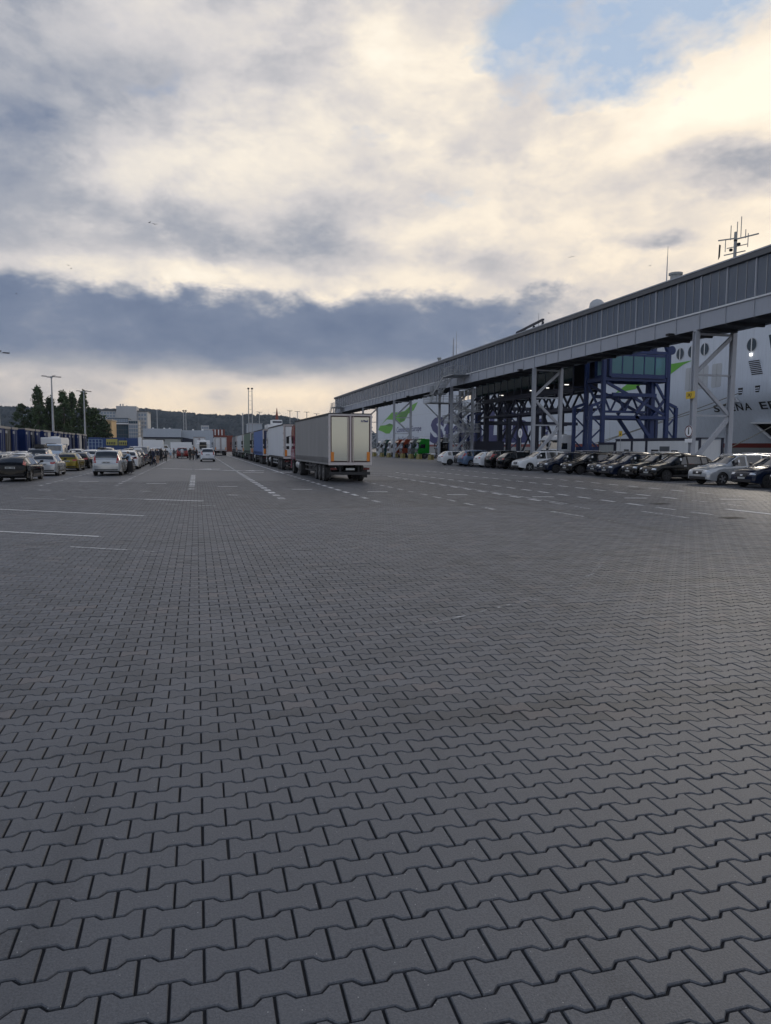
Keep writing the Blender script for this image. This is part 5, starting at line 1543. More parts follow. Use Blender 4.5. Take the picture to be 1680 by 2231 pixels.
def lorry(side, doors, x, y, rz, label, cab, skirt=True, logo=None, **kw):
    r = make_trailer(side, doors, skirt, logo=logo, **kw)
    r.name = 'articulated_lorry'
    cab_parts(r, PAINT[cab], 16.35); tractor_rear(r, 16.35)
    r.location = (x, y, 0); r.rotation_euler = (0, 0, rz)
    tag(r, label, 'lorry', 'lorries queueing for the ferry')
    return r


lorry(CUR['grey'], M_DOORG, 8.62, 40.9, R(90.6), 'grey curtain-sided lorry with shiny pale rear doors, nearest of the queue', 'crimson', True, ('A.Thol', .15, -.62, 3.52, M_LET))
lorry(CUR['white'], M_DOORW, 8.50, 62.2, R(90), 'white box lorry with black round logo on its rear doors behind the grey lorry', 'white', False, ('TIP', .34, .05, 3.02, M_BLACK), panels=6)
lorry(CUR['blue'], mat('door_navy', (.012, .022, .07), .4), 8.50, 82.2, R(90), 'bright blue curtain-sided lorry in the queue', 'navy', True)
lorry(CUR['green'], CUR['green'], 8.50, 101.5, R(90), 'dull green curtain-sided lorry in the queue', 'green', True)
lorry(CUR['pale'], M_DOORW, 8.50, 121.0, R(90), 'pale grey curtain-sided lorry between the green lorry and the end of the queue', 'white', True)
lorry(CUR['dark'], M_DOORW, 8.50, 140.6, R(90), 'farthest dark grey lorry in the queue', 'dark blue', True)
lorry(CUR['white'], M_DOORW, 5.0, 160.0, R(90), 'white lorry seen from behind in the lane left of the queue', 'white', False, panels=6)

# ------------------------------------------------------------------ cars waiting on the left (tails to the camera)
NOSE = PI / 2
left_row = [
    # lane next to the dashed line
    (-6.05, [(54.9, 'suv', 'silver'), (62.3, 'hatchback', 'black'), (68.6, 'crossover', 'white'), (75.2, 'wagon', 'grey'), (81.6, 'hatchback', 'dark blue'), (87.6, 'van', 'grey'), (94.4, 'wagon', 'black'), (100.7, 'hatchback', 'white'), (107.0, 'crossover', 'grey'), (113.6, 'wagon', 'dark blue'), (120.0, 'suv', 'white'), (127, 'hatchback', 'silver'), (133.5, 'wagon', 'white')], 'lane of waiting cars next to the people'),
    (-10.2, [(47.0, 'old_wagon', 'black'), (54.8, 'hatchback', 'silver'), (64.6, 'hatchback', 'gold'), (71.4, 'wagon', 'black'), (78.0, 'crossover', 'white'), (84.8, 'wagon', 'grey'), (91.4, 'suv', 'black'), (98.0, 'wagon', 'white'), (104.4, 'hatchback', 'silver'), (111, 'wagon', 'beige'), (117.6, 'crossover', 'black'), (124, 'wagon', 'white'), (131, 'van', 'silver')], 'lane of the black estate car'),
    (-13.7, [(57.6, 'wagon', 'grey'), (64.2, 'wagon', 'white'), (70.9, 'suv', 'grey'), (78.6, 'van', 'light blue'), (85.4, 'wagon', 'white'), (92.2, 'crossover', 'silver'), (99.0, 'hatchback', 'white'), (105.4, 'wagon', 'black'), (112, 'wagon', 'silver'), (119, 'suv', 'white')], 'lane of the pale blue van'),
    (-17.1, [(60.6, 'crossover', 'white'), (67.2, 'suv', 'white'), (74.2, 'wagon', 'silver'), (81.0, 'hatchback', 'white'), (87.6, 'wagon', 'black')], 'leftmost lane beside the blue trailers'),
]
SPECIAL = {
    (-6.05, 54.9): 'silver grey SUV at the head of its lane with a person at its side',
    (-10.2, 47.0): 'black estate car with tall pale rear lamps, nearest car on the left',
    (-10.2, 54.8): 'silver hatchback right in front of the black estate car',
    (-10.2, 64.6): 'olive gold hatchback shining in the left rows',
    (-13.7, 78.6): 'pale blue van with wide rear window above the car roofs',
    (-13.7, 70.9): 'grey SUV carrying a black roof box in the left rows',
    (-6.05, 68.6): 'white crossover in the row of people standing by their cars',
}
CARS = {}
for X, cars, lane in left_row:
    for k, (Y, kind, c) in enumerate(cars):
        nm = {'suv': 'SUV', 'crossover': 'crossover', 'hatchback': 'hatchback', 'wagon': 'estate car', 'old_wagon': 'estate car', 'van': 'van'}[kind]
        lab = SPECIAL.get((X, Y), '%s %s, %s car of the %s' % (c, nm, ORD[k], lane))
        CARS[(X, Y)] = place_car(kind, c, X + random.uniform(-.12, .12), Y, NOSE + random.uniform(-.015, .015), lab, 'cars waiting in lanes on the left')
CARS[(-13.7, 78.6)].scale = (1, 1, 1.12)
roof_box(CARS[(-13.7, 70.9)], 1.80)
roof_box(CARS[(-6.05, 81.6)], 1.5, M_WHITE)
roof_box(CARS[(-10.2, 84.8)], 1.5)
# centre lanes
place_car('suv', 'white', 1.36, 99.6, NOSE, 'white SUV standing alone in the middle lane, seen from behind', 'cars waiting in the middle lanes')
o = place_car('suv', 'red', -2.35, 126.0, NOSE, 'dark red SUV with people gathered behind it', 'cars waiting in the middle lanes')

# ------------------------------------------------------------------ new cars parked in rows on the right
IN, OUT = 0.0, PI       # nose towards the ship / towards the lanes
right_row = [
    (79.2, 'crossover', 'white', IN, 29.6), (76.3, 'crossover', 'black', IN, 30.6), (73.0, 'suv', 'steel blue', IN, 29.9), (69.3, 'crossover', 'white', IN, 30.2), (66.5, 'suv', 'black', IN, 30.4), (63.4, 'crossover', 'black', IN, 30.2),
    (59.6, 'suv', 'white', OUT, 30.2), (54.4, 'crossover', 'dark blue', OUT, 30.0), (51.2, 'crossover', 'black', OUT, 30.4), (47.7, 'suv', 'dark blue', OUT, 30.9), (45.3, 'crossover', 'dark blue', OUT, 30.3), (42.9, 'suv', 'black', OUT, 30.7), (40.5, 'crossover', 'black', OUT, 30.4),
    (35.5, 'suv', 'silver', OUT, 30.4), (32.4, 'crossover', 'dark blue', OUT, 30.6), (29.3, 'crossover', 'black', OUT, 30.3),
]
RL = ['white crossover at the far left end of the parked new cars', 'black crossover squeezed beside the white one at the far left end of the parked row', 'steel blue SUV with its tail to the lanes near the far left end', 'white crossover between the steel blue SUV and a black SUV', 'black SUV with side windows shining, tail to the lanes', 'black crossover with its tail to the lanes beside the white SUV',
      'white SUV with dark wheels facing the lanes, in the middle of the parked row', 'dark blue crossover facing the lanes beside the white SUV', 'black crossover with pale bonnet reflection, second right of the white SUV', 'dark blue SUV, third right of the white SUV', 'dark blue crossover, fourth right of the white SUV', 'black SUV, fifth right of the white SUV', 'black crossover with bright alloy wheel left of the gap in the row',
      'silver SUV just right of the gap in the parked row', 'dark blue crossover beside the silver SUV', 'black crossover cut by the right edge of the picture']
for (Y, kind, c, hd, X), lab in zip(right_row, RL):
    o = place_car(kind, c, X, Y, hd + random.uniform(-.02, .02), lab, 'new cars parked below the walkway')
    if hd == OUT: window_paper(o, kind, 1)
back_row = [(81.0, 'crossover', 'white'), (77.6, 'suv', 'black'), (69.2, 'crossover', 'grey'), (66.0, 'suv', 'dark blue'), (63.0, 'crossover', 'black'), (59.8, 'suv', 'black'), (56.7, 'crossover', 'white'), (53.4, 'suv', 'white'), (50.2, 'crossover', 'dark blue'), (42.6, 'suv', 'white'), (39.4, 'crossover', 'black'), (36.2, 'suv', 'silver'), (33.0, 'suv', 'white')]
for k, (Y, kind, c) in enumerate(back_row[::-1]):
    place_car(kind, c, 38.0 if k % 2 else 37.6, Y, OUT + random.uniform(-.02, .02), '%s %s in the back row of parked cars, %s from the right' % (c, 'SUV' if kind == 'suv' else 'crossover', ORD[k]), 'back row of parked cars')
drop_unused()


# ------------------------------------------------------------------ tractor units parked by the quay
def tractor(colour, x, y, rz, label, high=True, sc=.93):
    r = empty('tractor_unit'); cab_parts(r, PAINT[colour], 3.0, high=high); tractor_rear(r, 3.0)
    r.location = (x, y, 0); r.rotation_euler = (0, 0, rz); r.scale = (sc, sc, sc)
    tag(r, label, 'lorry', 'tractor units parked by the quay')


for (c, X, Y, lab) in (('black', 39.8, 108.6, 'black tractor unit parked alone by the stair tower'), ('green', 40.2, 121.2, 'bright green tractor unit in the row of parked lorries'), ('grey', 40.4, 126.2, 'grey tractor unit beside the green one'),
                       ('orange', 40.2, 131.2, 'orange red tractor unit right of the other orange one'), ('orange', 40.2, 135.4, 'orange red tractor unit left of the other orange one'), ('white', 40.2, 140.6, 'white tractor unit between orange and dark green ones'),
                       ('dark green', 40.2, 144.6, 'dark green tractor unit among the white ones'), ('white', 40.2, 149.5, 'white tractor unit at the far left of the parked row')):
    tractor(c, X, Y, PI, lab)
tractor('white', 43.4, 77.0, PI, 'white tractor unit behind the parked cars, left of the trestle', True, .95)
tractor('white', 43.9, 80.6, PI, 'second white tractor unit half hidden behind its white twin', True, .95)

# striped barrier blocks in front of them
M_YEL = mat('barrier_yellow', (.50, .42, .12), .7, 0, .15)
M_BLK = mat('barrier_black', (.03, .03, .032), .7, 0, .15)
bx = [(36.9, 155.0), (36.9, 149.5), (36.9, 143.0), (36.8, 137.0), (36.7, 131.5), (36.6, 126.4), (36.7, 121.5), (36.9, 117.2), (37.1, 111.3)]
for k, (X, Y) in enumerate(bx):
    b = empty('barrier_block', (X, Y, 0), 0, 'yellow and black striped concrete barrier, %s of the row from the right' % ORD[len(bx) - 1 - k], 'barrier', 'striped barrier blocks by the tractor units')
    s = MB()
    s.prism([(-.30, 0, 0), (.30, 0, 0), (.22, 0, .82), (-.22, 0, .82)], (0, 1.5, 0)); s.build('block', M_YEL, b)
    for j in range(4):
        y = .10 + j * .37
        MB().prism([(-.306, y, .04), (-.226, y + .06, .82), (-.226, y + .24, .82), (-.306, y + .18, .04)], (-.006, 0, 0)).build('stripe', M_BLK, b)
        MB().prism([(-.2 + j * .115 - .03, -.006, .02), (-.2 + j * .115 + .03, -.006, .02), (-.16 + j * .1 + .03, -.006, .80), (-.16 + j * .1 - .03, -.006, .80)], (0, .005, 0)).build('stripe', M_BLK, b)


# ------------------------------------------------------------------ unaccompanied trailers standing side by side on the left
def parked_trailer(k, colour, x, y, label):
    r = empty('parked_trailer', (x, y, 0), 0, label, 'trailer', 'trailers parked side by side on the left')
    M = {'blue': mat('trailer_blue', (.008, .022, .095), .9, 0, .12, .4, streak=.2, spec=.1), 'navy': mat('trailer_navy', (.007, .012, .035), .9, 0, .12, .4, streak=.2, spec=.1), 'grey': mat('trailer_grey', (.05, .05, .052), .9, 0, .12, .4, streak=.2, spec=.1), 'white': mat('trailer_white', (.55, .55, .54), .5, 0, .1, .4, streak=.3)}[colour]
    MB().bb((-13.5, -1.24, 1.12), (-.05, 1.24, 3.94)).build('load_body', M, r)
    for s_ in (-1, 1):
        MB().bb((-.048, .03 if s_ > 0 else -1.16, 1.2), (.0, 1.16 if s_ > 0 else -.03, 3.75)).build('end_door', M, r)
        MB().bb((-13.5, s_ * 1.25 - .02, 3.86), (0, s_ * 1.25 + .02, 3.98)).build('roof_rail', mat('rail_pale', (.20, .195, .19), .5), r)
        MB().tube([(.02, s_ * .35, 1.15), (.02, s_ * .35, 3.8)], .02, 6).build('lock_rod', M_RAIL, r)
        for q in range(3): put_wheel(r, -2.0 - q * 1.31, s_ * 1.05)
        MB().bb((-10.2, s_ * .75 - .06, .05), (-10.05, s_ * .75 + .06, 1.1)).build('landing_leg', M_CHASS, r)
    MB().bb((-.06, -1.25, 3.76), (.012, 1.25, 4.0)).build('top_frame', mat('rail_pale', (.20, .195, .19), .5), r)
    if colour != 'white': MB().bb((.001, -1.0, 3.30), (.006, -.1, 3.58)).build('label_plate', mat('label_pale', (.22, .24, .28), .5), r)
    MB().bb((-13.2, -.5, .85), (-.3, .5, 1.11)).bb((-.12, -1.2, .5), (-.04, 1.2, .64)).build('chassis', M_CHASS, r)
    for s_ in (-1, 1): MB().box((.0, s_ * 1.0, .95), (.06, .4, .14)).build('taillight', M_TAIL, r)


for k in range(18):
    Y = 80.2 + k * 3.45
    c = {1: 'grey', 7: 'white', 15: 'white'}.get(k, 'navy' if k % 3 == 1 else 'blue')
    lab = {1: 'dark grey trailer, second from the left edge among the blue ones', 7: 'white trailer standing among the dark blue ones', 15: 'white trailer near the right end of the blue trailer row'}.get(k, '%s trailer, %s from the left edge of the parked trailer row' % ('dark navy' if c == 'navy' else 'dark blue', ORD[k]))
    parked_trailer(k, c, -19.0 + random.uniform(-.35, .25), Y, lab)


# ------------------------------------------------------------------ motorhomes and boxes further back
def motorhome(x, y, rz, label, L=6.4, H=3.05, alcove=True):
    r = empty('motorhome', (x, y, 0), rz, label, 'motorhome')
    hw = 1.12
    prof = [(-L / 2, .55), (L / 2 - 1.5, .55), (L / 2 - 1.5, 2.0), (L / 2 - .4, 2.15), (L / 2 - .35, H - .25), (L / 2 - .9, H), (-L / 2 + .1, H), (-L / 2, H - .12)] if alcove else [(-L / 2, .55), (L / 2, .55), (L / 2, H - .5), (L / 2 - .4, H), (-L / 2 + .1, H), (-L / 2, H - .1)]
    MB().prism([(a, -hw, b) for a, b in prof], (0, 2 * hw, 0)).build('body', M_WHITE, r)
    MB().prism([(a, -.92, b) for a, b in ((L / 2 - 1.6, .4), (L / 2 + .35, .4), (L / 2 + .35, .95), (L / 2 - .35, 1.2), (L / 2 - .9, 2.0), (L / 2 - 1.6, 2.0))], (0, 1.84, 0)).build('cab', M_WHITE, r)
    MB().prism([(L / 2 - .33, -.8, 1.24), (L / 2 - .33, .8, 1.24), (L / 2 - .85, .75, 1.95), (L / 2 - .85, -.75, 1.95)], (.02, 0, .02)).build('windscreen', M_CGLASS, r)
    MB().bb((-L / 2 - .02, -.6, 1.75), (-L / 2 - .004, .6, 2.3)).build('rear_window', M_CGLASS, r)
    for s_ in (-1, 1):
        for a in (-1.8, .2): MB().bb((a, s_ * (hw + .004), 1.7), (a + 1.0, s_ * (hw + .02), 2.2)).build('side_window', M_CGLASS, r)
        MB().bb((-L / 2 - .03, s_ * .95 - .08, .7), (-L / 2 - .005, s_ * .95 + .08, 1.2)).build('taillight', M_TAIL, r)
        tm, rm = wheel_meshes(.34, .22, False)
        for a in (-L / 2 + 1.4, L / 2 - .5):
            o = link_mesh('wheel', tm, r); o.location = (a, s_ * .86, .34); o.rotation_euler = (0, 0, 0 if s_ > 0 else PI); link_mesh('rim', rm, o)
    MB().bb((-.5, -.4, H + .002), (.4, .4, H + .16)).build('roof_hatch', M_WHITE, r)
    return r


motorhome(1.15, 136.5, NOSE, 'white motorhome in the middle lane ahead of the white SUV')
motorhome(-16.9, 96.5, NOSE, 'white alcove motorhome rising above the cars on the left', 6.0, 3.0)
m_ = motorhome(1.0, 128.2, NOSE, 'small white camper with dark bike boxes on its back', 5.4, 2.5, False)
for z in (1.55, 2.2): MB().bb((-3.05, -.55, z), (-2.72, .55, z + .5)).build('rear_box', M_TRIM, m_)
r = make_trailer(CUR['white'], M_DOORW, False, 6); r.location = (.55, 164.0, 0); r.rotation_euler = (0, 0, NOSE); r.name = 'box_trailer'
tag(r, 'tall white box trailer with dark edges behind the motorhome', 'trailer')


def van_box(x, y, rz, L, H, label, m=M_WHITE):
    r = empty('box_van', (x, y, 0), rz, label, 'van')
    MB().cham((-L / 2, -1.1, .75), (L / 2 - 1.6, 1.1, H), .08).build('box_body', m, r)
    MB().prism([(a, -1.0, b) for a, b in ((L / 2 - 1.58, .5), (L / 2 + .3, .5), (L / 2 + .3, 1.2), (L / 2 - .2, 1.45), (L / 2 - .7, 2.25), (L / 2 - 1.58, 2.3))], (0, 2.0, 0)).build('cab', m, r)
    MB().prism([(L / 2 - .18, -.85, 1.5), (L / 2 - .18, .85, 1.5), (L / 2 - .66, .8, 2.18), (L / 2 - .66, -.8, 2.18)], (.02, 0, .015)).build('windscreen', M_CGLASS, r)
    for s_ in (-1, 1):
        MB().prism([(L / 2 - 1.4, s_ * 1.003, 1.5), (L / 2 - .4, s_ * 1.003, 1.5), (L / 2 - .75, s_ * 1.003, 2.1), (L / 2 - 1.4, s_ * 1.003, 2.1)], (0, s_ * .01, 0)).build('side_window', M_CGLASS, r)
        tm, rm = wheel_meshes(.36, .24, False)
        for a in (-L / 2 + 1.4, L / 2 - .6):
            o = link_mesh('wheel', tm, r); o.location = (a, s_ * .9, .36); o.rotation_euler = (0, 0, 0 if s_ > 0 else PI); link_mesh('rim', rm, o)


van_box(-9.2, 178.5, 0, 6.2, 3.4, 'white box van parked crosswise in front of the grey warehouse')
van_box(-3.2, 197.5, 0, 7.0, 3.0, 'long white van parked crosswise behind the gathered people')

# ------------------------------------------------------------------ hills on the horizon
def build_hills():
    hx = [-2600, -1200, -610, -520, -140, -40, 30, 110, 190, 260, 310, 416, 672, 1100, 2200]
    hz = [135, 122, 113, 111, 110, 103, 98, 97, 101, 97, 89, 62, 34, 26, 20]
    xs = np.arange(-2600, 1500, 7.0); rows = [1500, 1650, 1800, 1900, 2000, 2100, 2200, 2280, 2350, 2420, 2500, 2700]
    prof = [0, .08, .22, .36, .52, .68, .82, .92, .985, 1.0, .9, .5]
    vs = []; ph = rng.uniform(0, 6.28, 12)
    for y, p in zip(rows, prof):
        for x in xs:
            b = np.interp(x, hx, hz)
            n = sum(math.sin(x * f + ph[k] + y * .013 * (k + 1)) * a for k, (f, a) in enumerate(((.011, 5), (.027, 3.2), (.061, 1.8), (.13, 1.2))))
            z = b * p + n * p + rng.normal(0, 1.0) * (p > .05)
            vs.append((x, y + rng.normal(0, 6), max(z, -1) if p else -2))
    n = len(xs)
    fs = [(r * n + i, r * n + i + 1, (r + 1) * n + i + 1, (r + 1) * n + i) for r in range(len(rows) - 1) for i in range(n - 1)]
    me = bpy.data.meshes.new('hills'); me.from_pydata(vs, [], fs)
    me.materials.append(mat('forest_hill_hazed', (.011, .024, .038), .95, 0, .1, .012, spec=.05, bump=.0))  # blue of the distant haze is mixed into the hill colour
    o = link_mesh('hills', me); tag(o, kind='structure')
    # woodland on the slopes, a mass of rounded crowns
    s = MB()
    for _ in range(2600):
        x = rng.uniform(-900, 520); t = rng.uniform(.12, 1.0) ** .7
        y = 1500 + t * 930
        z = np.interp(x, hx, hz) * np.interp(y, rows, prof) - 2
        r = rng.uniform(4, 8)
        if rng.random() < .5 and z < 40: continue
        vs = [(x - r, y, z), (x, y - r, z), (x + r, y, z), (x - .6 * r, y - .3 * r, z + r * .9), (x + .6 * r, y - .3 * r, z + r * .95), (x + .1 * r, y, z + r * rng.uniform(1.1, 1.5))]
        s.add(vs, [(0, 1, 3), (1, 4, 3), (1, 2, 4), (3, 4, 5), (0, 3, 5), (2, 5, 4)])
    o = s.build('woodland', mat('woodland_hazed', (.011, .024, .037), .95, 0, .1, .02, spec=.05), None, fix=False); tag(o, 'dark haze-blue woodland covering the hills behind the port', 'woodland', kind='stuff')  # crowns carry the same painted-in haze blue as the slopes


build_hills()

# ------------------------------------------------------------------ trees beyond the trailers
M_LEAF = []
for k, c in enumerate(((.030, .058, .018), (.040, .075, .022), (.022, .045, .016))):
    M_LEAF.append(mat('leaf_green_%d' % k, c, .7, 0, .5, .6))
M_BARK = mat('bark', (.07, .06, .05), .9, 0, .3, 2)


def build_tree(x, y, h, w, label, kind='columnar', leaves=2600, seed=0, mk=0):
    w *= 1.22 if kind == 'columnar' else 1.1
    r = empty('poplar_tree' if kind == 'columnar' else 'broad_tree', (x, y, 0), 0, label, 'tree', 'trees behind the parked trailers')
    g = np.random.default_rng(seed)
    s = MB(); s.tube([(0, 0, 0), (.1, 0, h * .3), (0, .1, h * .62), (.05, 0, h * .95)], [.38, .28, .16, .03], 8)
    tips = []
    nb = 16 if kind == 'columnar' else 14
    for k in range(nb):
        z0 = h * (.12 + .62 * k / nb); a = g.uniform(0, 2 * PI)
        L = h * (.22 if kind == 'columnar' else .30) * g.uniform(.7, 1.1)
        out = (.22 if kind == 'columnar' else .75)
        d = Vector((math.cos(a) * out, math.sin(a) * out, 1 if kind == 'columnar' else .55)).normalized()
        p1 = Vector((0, 0, z0)); p2 = p1 + d * L * .6; p3 = p2 + (d + Vector((0, 0, .5))).normalized() * L * .5
        s.tube([p1, p2, p3], [.11, .07, .02], 5); tips += [p2, p3]
    s.build('trunk', M_BARK, r, smooth=60)
    # clumps of leaf-sized faces, denser outside than inside, with gaps
    C = []
    nc = 90 if kind == 'columnar' else 80
    for k in range(nc):
        t = g.uniform(.08, 1.0)
        if kind == 'columnar':
            rad = w * (min(1, t / .25) ** .6) * (1 - max(0, (t - .45) / .55) ** 1.7 * .93)
        else:
            rad = w * math.sin(PI * min(1, (t * .9 + .1))) ** .55 * g.uniform(.6, 1.1)
        a = g.uniform(0, 2 * PI); q = rad * math.sqrt(g.uniform(.05, 1))
        C.append((q * math.cos(a), q * math.sin(a), h * (.10 + .90 * t) if kind == 'columnar' else h * (.22 + .74 * t), g.uniform(.45, .95) * (w * .42)))
    V = []; 
    per = leaves // nc
    for (cx, cy, cz, cr) in C:
        for _ in range(per):
            v = g.normal(0, 1, 3); v /= np.linalg.norm(v); rr = cr * g.uniform(.35, 1.0)
            c = np.array([cx, cy, cz]) + v * rr * np.array([1, 1, 1.5 if kind == 'columnar' else .8])
            n = v + g.normal(0, .6, 3); n /= np.linalg.norm(n)
            u = np.cross(n, [0, 0, 1.0]) + 1e-3; u /= np.linalg.norm(u); b = np.cross(n, u)
            L = g.uniform(.32, .62)
            V += [c - u * L * .5, c + b * L * .55, c + u * L * .6, c - b * L * .55]
    V = np.array(V); nf = len(V) // 4
    me = bpy.data.meshes.new('crown'); me.from_pydata([tuple(q) for q in V], [], [(4 * i, 4 * i + 1, 4 * i + 2, 4 * i + 3) for i in range(nf)])
    me.materials.append(M_LEAF[mk]); me.materials.append(M_LEAF[(mk + 1) % 3])
    me.polygons.foreach_set('material_index', (g.random(nf) < .35).astype(np.int32))
    o = link_mesh('crown', me, r); o['kind'] = 'stuff'


TREES = [(-54.0, 254, 15.5, 3.4, 'loose broad-crowned tree at the left of the poplars', 'broad', 2), (-49.2, 253.5, 20.0, 2.6, 'tallest poplar left of the first lamp post', 'columnar', 0), (-46.0, 256, 17.0, 2.6, 'shorter poplar just behind the first lamp post', 'columnar', 2),
         (-41.2, 251, 19.2, 2.3, 'poplar right of the first lamp post with a pointed top', 'columnar', 0), (-39.2, 255, 18.6, 2.2, 'slim poplar in the middle of the tree row', 'columnar', 1), (-36.4, 259, 19.4, 2.3, 'poplar just left of the second lamp post', 'columnar', 0), (-33.4, 262, 14.8, 3.6, 'round tree right of the second lamp post', 'broad', 1), (-43.8, 258, 14.0, 3.0, 'low bushy tree filling the gap between the poplars', 'broad', 0), (-50.8, 259, 14.5, 3.6, 'dark bushy tree below the tallest poplar', 'broad', 0), (-30.9, 263, 11.0, 2.6, 'small round tree beside the yellow brick building', 'broad', 2)]
for k, (x, y, h, w, lab, kd, mk) in enumerate(TREES): build_tree(x, y, h, w, lab, kd, 3600 if kd == 'columnar' else 3000, 40 + k, mk)


# ------------------------------------------------------------------ lamp posts and masts
def lamp_post(x, y, h, label, heads=4, arm=1.5):
    r = empty('lamp_post', (x, y, 0), 0, label, 'lamp post', 'tall lamp posts of the port')
    MB().tube([(0, 0, 0), (0, 0, h * .5), (0, 0, h)], [.30, .20, .12], 12).build('pole', M_RAIL, r, smooth=True)
    MB().tube([(0, 0, h - .25), (0, 0, h + .1)], .24, 10).build('crown_ring', M_RAIL, r)
    for k in range(heads):
        a = 2 * PI * k / heads + .5
        d = Vector((math.cos(a), math.sin(a), 0)); p = Vector((0, 0, h))
        MB().beam(p, p + d * arm * .7, .08).build('arm', M_RAIL, r)
        q = p + d * arm * 1.0; b = Vector((-d.y, d.x, 0))
        MB().prism([q - d * .5 - b * .22, q + d * .4 - b * .3, q + d * .4 + b * .3, q - d * .5 + b * .22], (0, 0, .13)).build('lamp_head', M_TRIM, r)
    return r


lamp_post(-29.2, 121.5, 16.0, 'lamp post whose head just enters the left edge of the picture', 4)
lamp_post(-29.0, 163.5, 16.2, 'tall lamp post with flat dark heads rising over the trees on the left', 4)
lamp_post(-28.6, 205.0, 16.2, 'second tall lamp post right of the poplars', 4)
lamp_post(-13.8, 274.8, 15.0, 'thin distant lamp post over the warehouse roof', 4, 1.3)
lamp_post(25.6, 306, 16.2, 'thin distant mast above the blue lorry', 2, .9)
lamp_post(38.0, 303, 16.8, 'distant lamp post left of the grey lorry', 2, .8)
lamp_post(41.0, 302, 16.5, 'distant lamp post in the middle above the grey lorry roof', 2, .9)
lamp_post(44.8, 301, 16.3, 'distant lamp post right of its neighbour above the grey lorry roof', 2, .9)
lamp_post(48.8, 300, 15.6, 'rightmost distant lamp post above the grey lorry roof', 2, .9)


def twin_mast(x, y, h, gap, label):
    r = empty('twin_mast', (x, y, 0), 0, label, 'mast')
    for s_ in (-1, 1):
        MB().tube([(s_ * gap / 2, 0, 0), (s_ * gap / 2, 0, h)], [.22, .13], 8).build('pole', M_RAIL, r)
        MB().box((s_ * gap / 2, 0, h + .25), (.7, .7, .5)).build('lamp_cluster', M_TRIM, r)
    s = MB(); k = 1.0
    while k < h: s.beam((-gap / 2, 0, k), (gap / 2, 0, k), .08); k += 1.6
    s.build('rungs', M_RAIL, r)


twin_mast(19.1, 267, 22.6, 1.3, 'tall twin floodlight mast rising in the middle behind the lorries')
twin_mast(-4.4, 293, 15.4, .9, 'lower twin mast over the grey warehouse')
o = MB().tube([(16.3, 267, 0), (16.3, 267, 9), (16.3, 267, 14)], [.4, .3, .22], 10).build('chimney_pipe', M_RAIL, None, smooth=True); tag(o, 'slim dark pipe left of the twin floodlight mast', 'chimney')


# ------------------------------------------------------------------ buildings at the back of the port
def windows(root, plane, rows, cols, x0, x1, z0, z1, y, mg, frame=None, fx=.72, fz=.62):
    """grid of single windows on a wall facing -Y"""
    dx, dz = (x1 - x0) / cols, (z1 - z0) / rows
    me = MB().bb((-dx * fx / 2, -.03, -dz * fz / 2), (dx * fx / 2, .02, dz * fz / 2)).mesh('window', mg)
    for i in range(cols):
        for j in range(rows):
            o = link_mesh('window', me, root); o.location = (x0 + dx * (i + .5), y, z0 + dz * (j + .5))


M_CONC = mat('concrete_pale', (.42, .43, .44), .7, 0, .08, .15, streak=.2)
M_BGL = mat('blue_glass', (.035, .07, .10), .12, 0, .3, .3)
M_BGL2 = mat('pale_glass', (.22, .27, .33), .2, 0, .2, .3)
b = empty('grey_office_block', (0, 0, 0), 0, 'large pale grey industrial block with rooftop boxes behind the glass building', 'building')
MB().bb((-46.5, 372, 0), (-23.2, 398, 18.6)).build('wall', M_CONC, b)
MB().bb((-37.3, 369.5, 0), (-28.0, 385, 21.0)).build('tower', M_CONC, b)
MB().bb((-46.8, 371.7, 18.603), (-37.4, 398, 19.3)).build('parapet', mat('parapet_dark', (.10, .11, .12), .7), b)
MB().bb((-27.9, 371.6, 18.603), (-22.9, 398, 19.0)).build('parapet', mat('parapet_dark', (.10, .11, .12), .7), b)
for x in (-36, -34.8, -33): MB().tube([(x, 377, 21), (x, 377, 22.4 if x < -34 else 21.7)], .3, 8).build('roof_pipe', M_RAIL, b)
windows(b, 0, 3, 6, -46, -38, 14, 18.4, 372, M_BGL2)
windows(b, 0, 5, 3, -27.6, -23.6, 8, 18, 372, M_BGL2)
b = empty('glass_building', (0, 0, 0), 0, 'blue glass office building with white roof band right of the poplars', 'building')
MB().bb((-39.0, 350.4, 0), (-30.2, 366, 14.6)).build('wall', mat('curtain_wall_frame', (.05, .07, .09), .5), b)
MB().bb((-39.3, 349.6, 11.7), (-30.0, 350.35, 12.2)).build('white_band', M_WHITE, b)
windows(b, 0, 4, 8, -38.8, -30.4, 2.5, 11.4, 350.4, M_BGL, fx=.90, fz=.88)
windows(b, 0, 1, 8, -38.8, -30.4, 12.4, 14.4, 350.4, M_BGL2, fx=.90, fz=.8)
MB().bb((-30.1, 349, 0), (-25.9, 364, 13.6)).build('side_wing', M_CONC, b)
windows(b, 0, 5, 4, -30.0, -26.1, 3, 11.5, 349, M_BGL2, fx=.85, fz=.8)
windows(b, 0, 1, 4, -30.0, -26.1, 11.9, 13.4, 349, M_BGL, fx=.92, fz=.8)
sc_ = empty('scaffolding', (0, 0, 0), 0, 'yellowish scaffolding on the corner of the grey block', 'scaffolding')
Ms = mat('scaffold_tan', (.30, .25, .18), .7)
for i in range(4): MB().bb((-25.6 + i * .8 - .06, 348.0, 0), (-25.6 + i * .8 + .06, 348.12, 14)).build('standard', Ms, sc_)
for j in range(8):
    MB().bb((-25.8, 347.9, 1.6 + j * 1.6), (-23.0, 349, 1.72 + j * 1.6)).build('deck', Ms, sc_)
    MB().beam((-25.6, 348, 1.6 + j * 1.6), (-23.2, 348, 3.1 + j * 1.6), .09).build('diagonal', Ms, sc_)
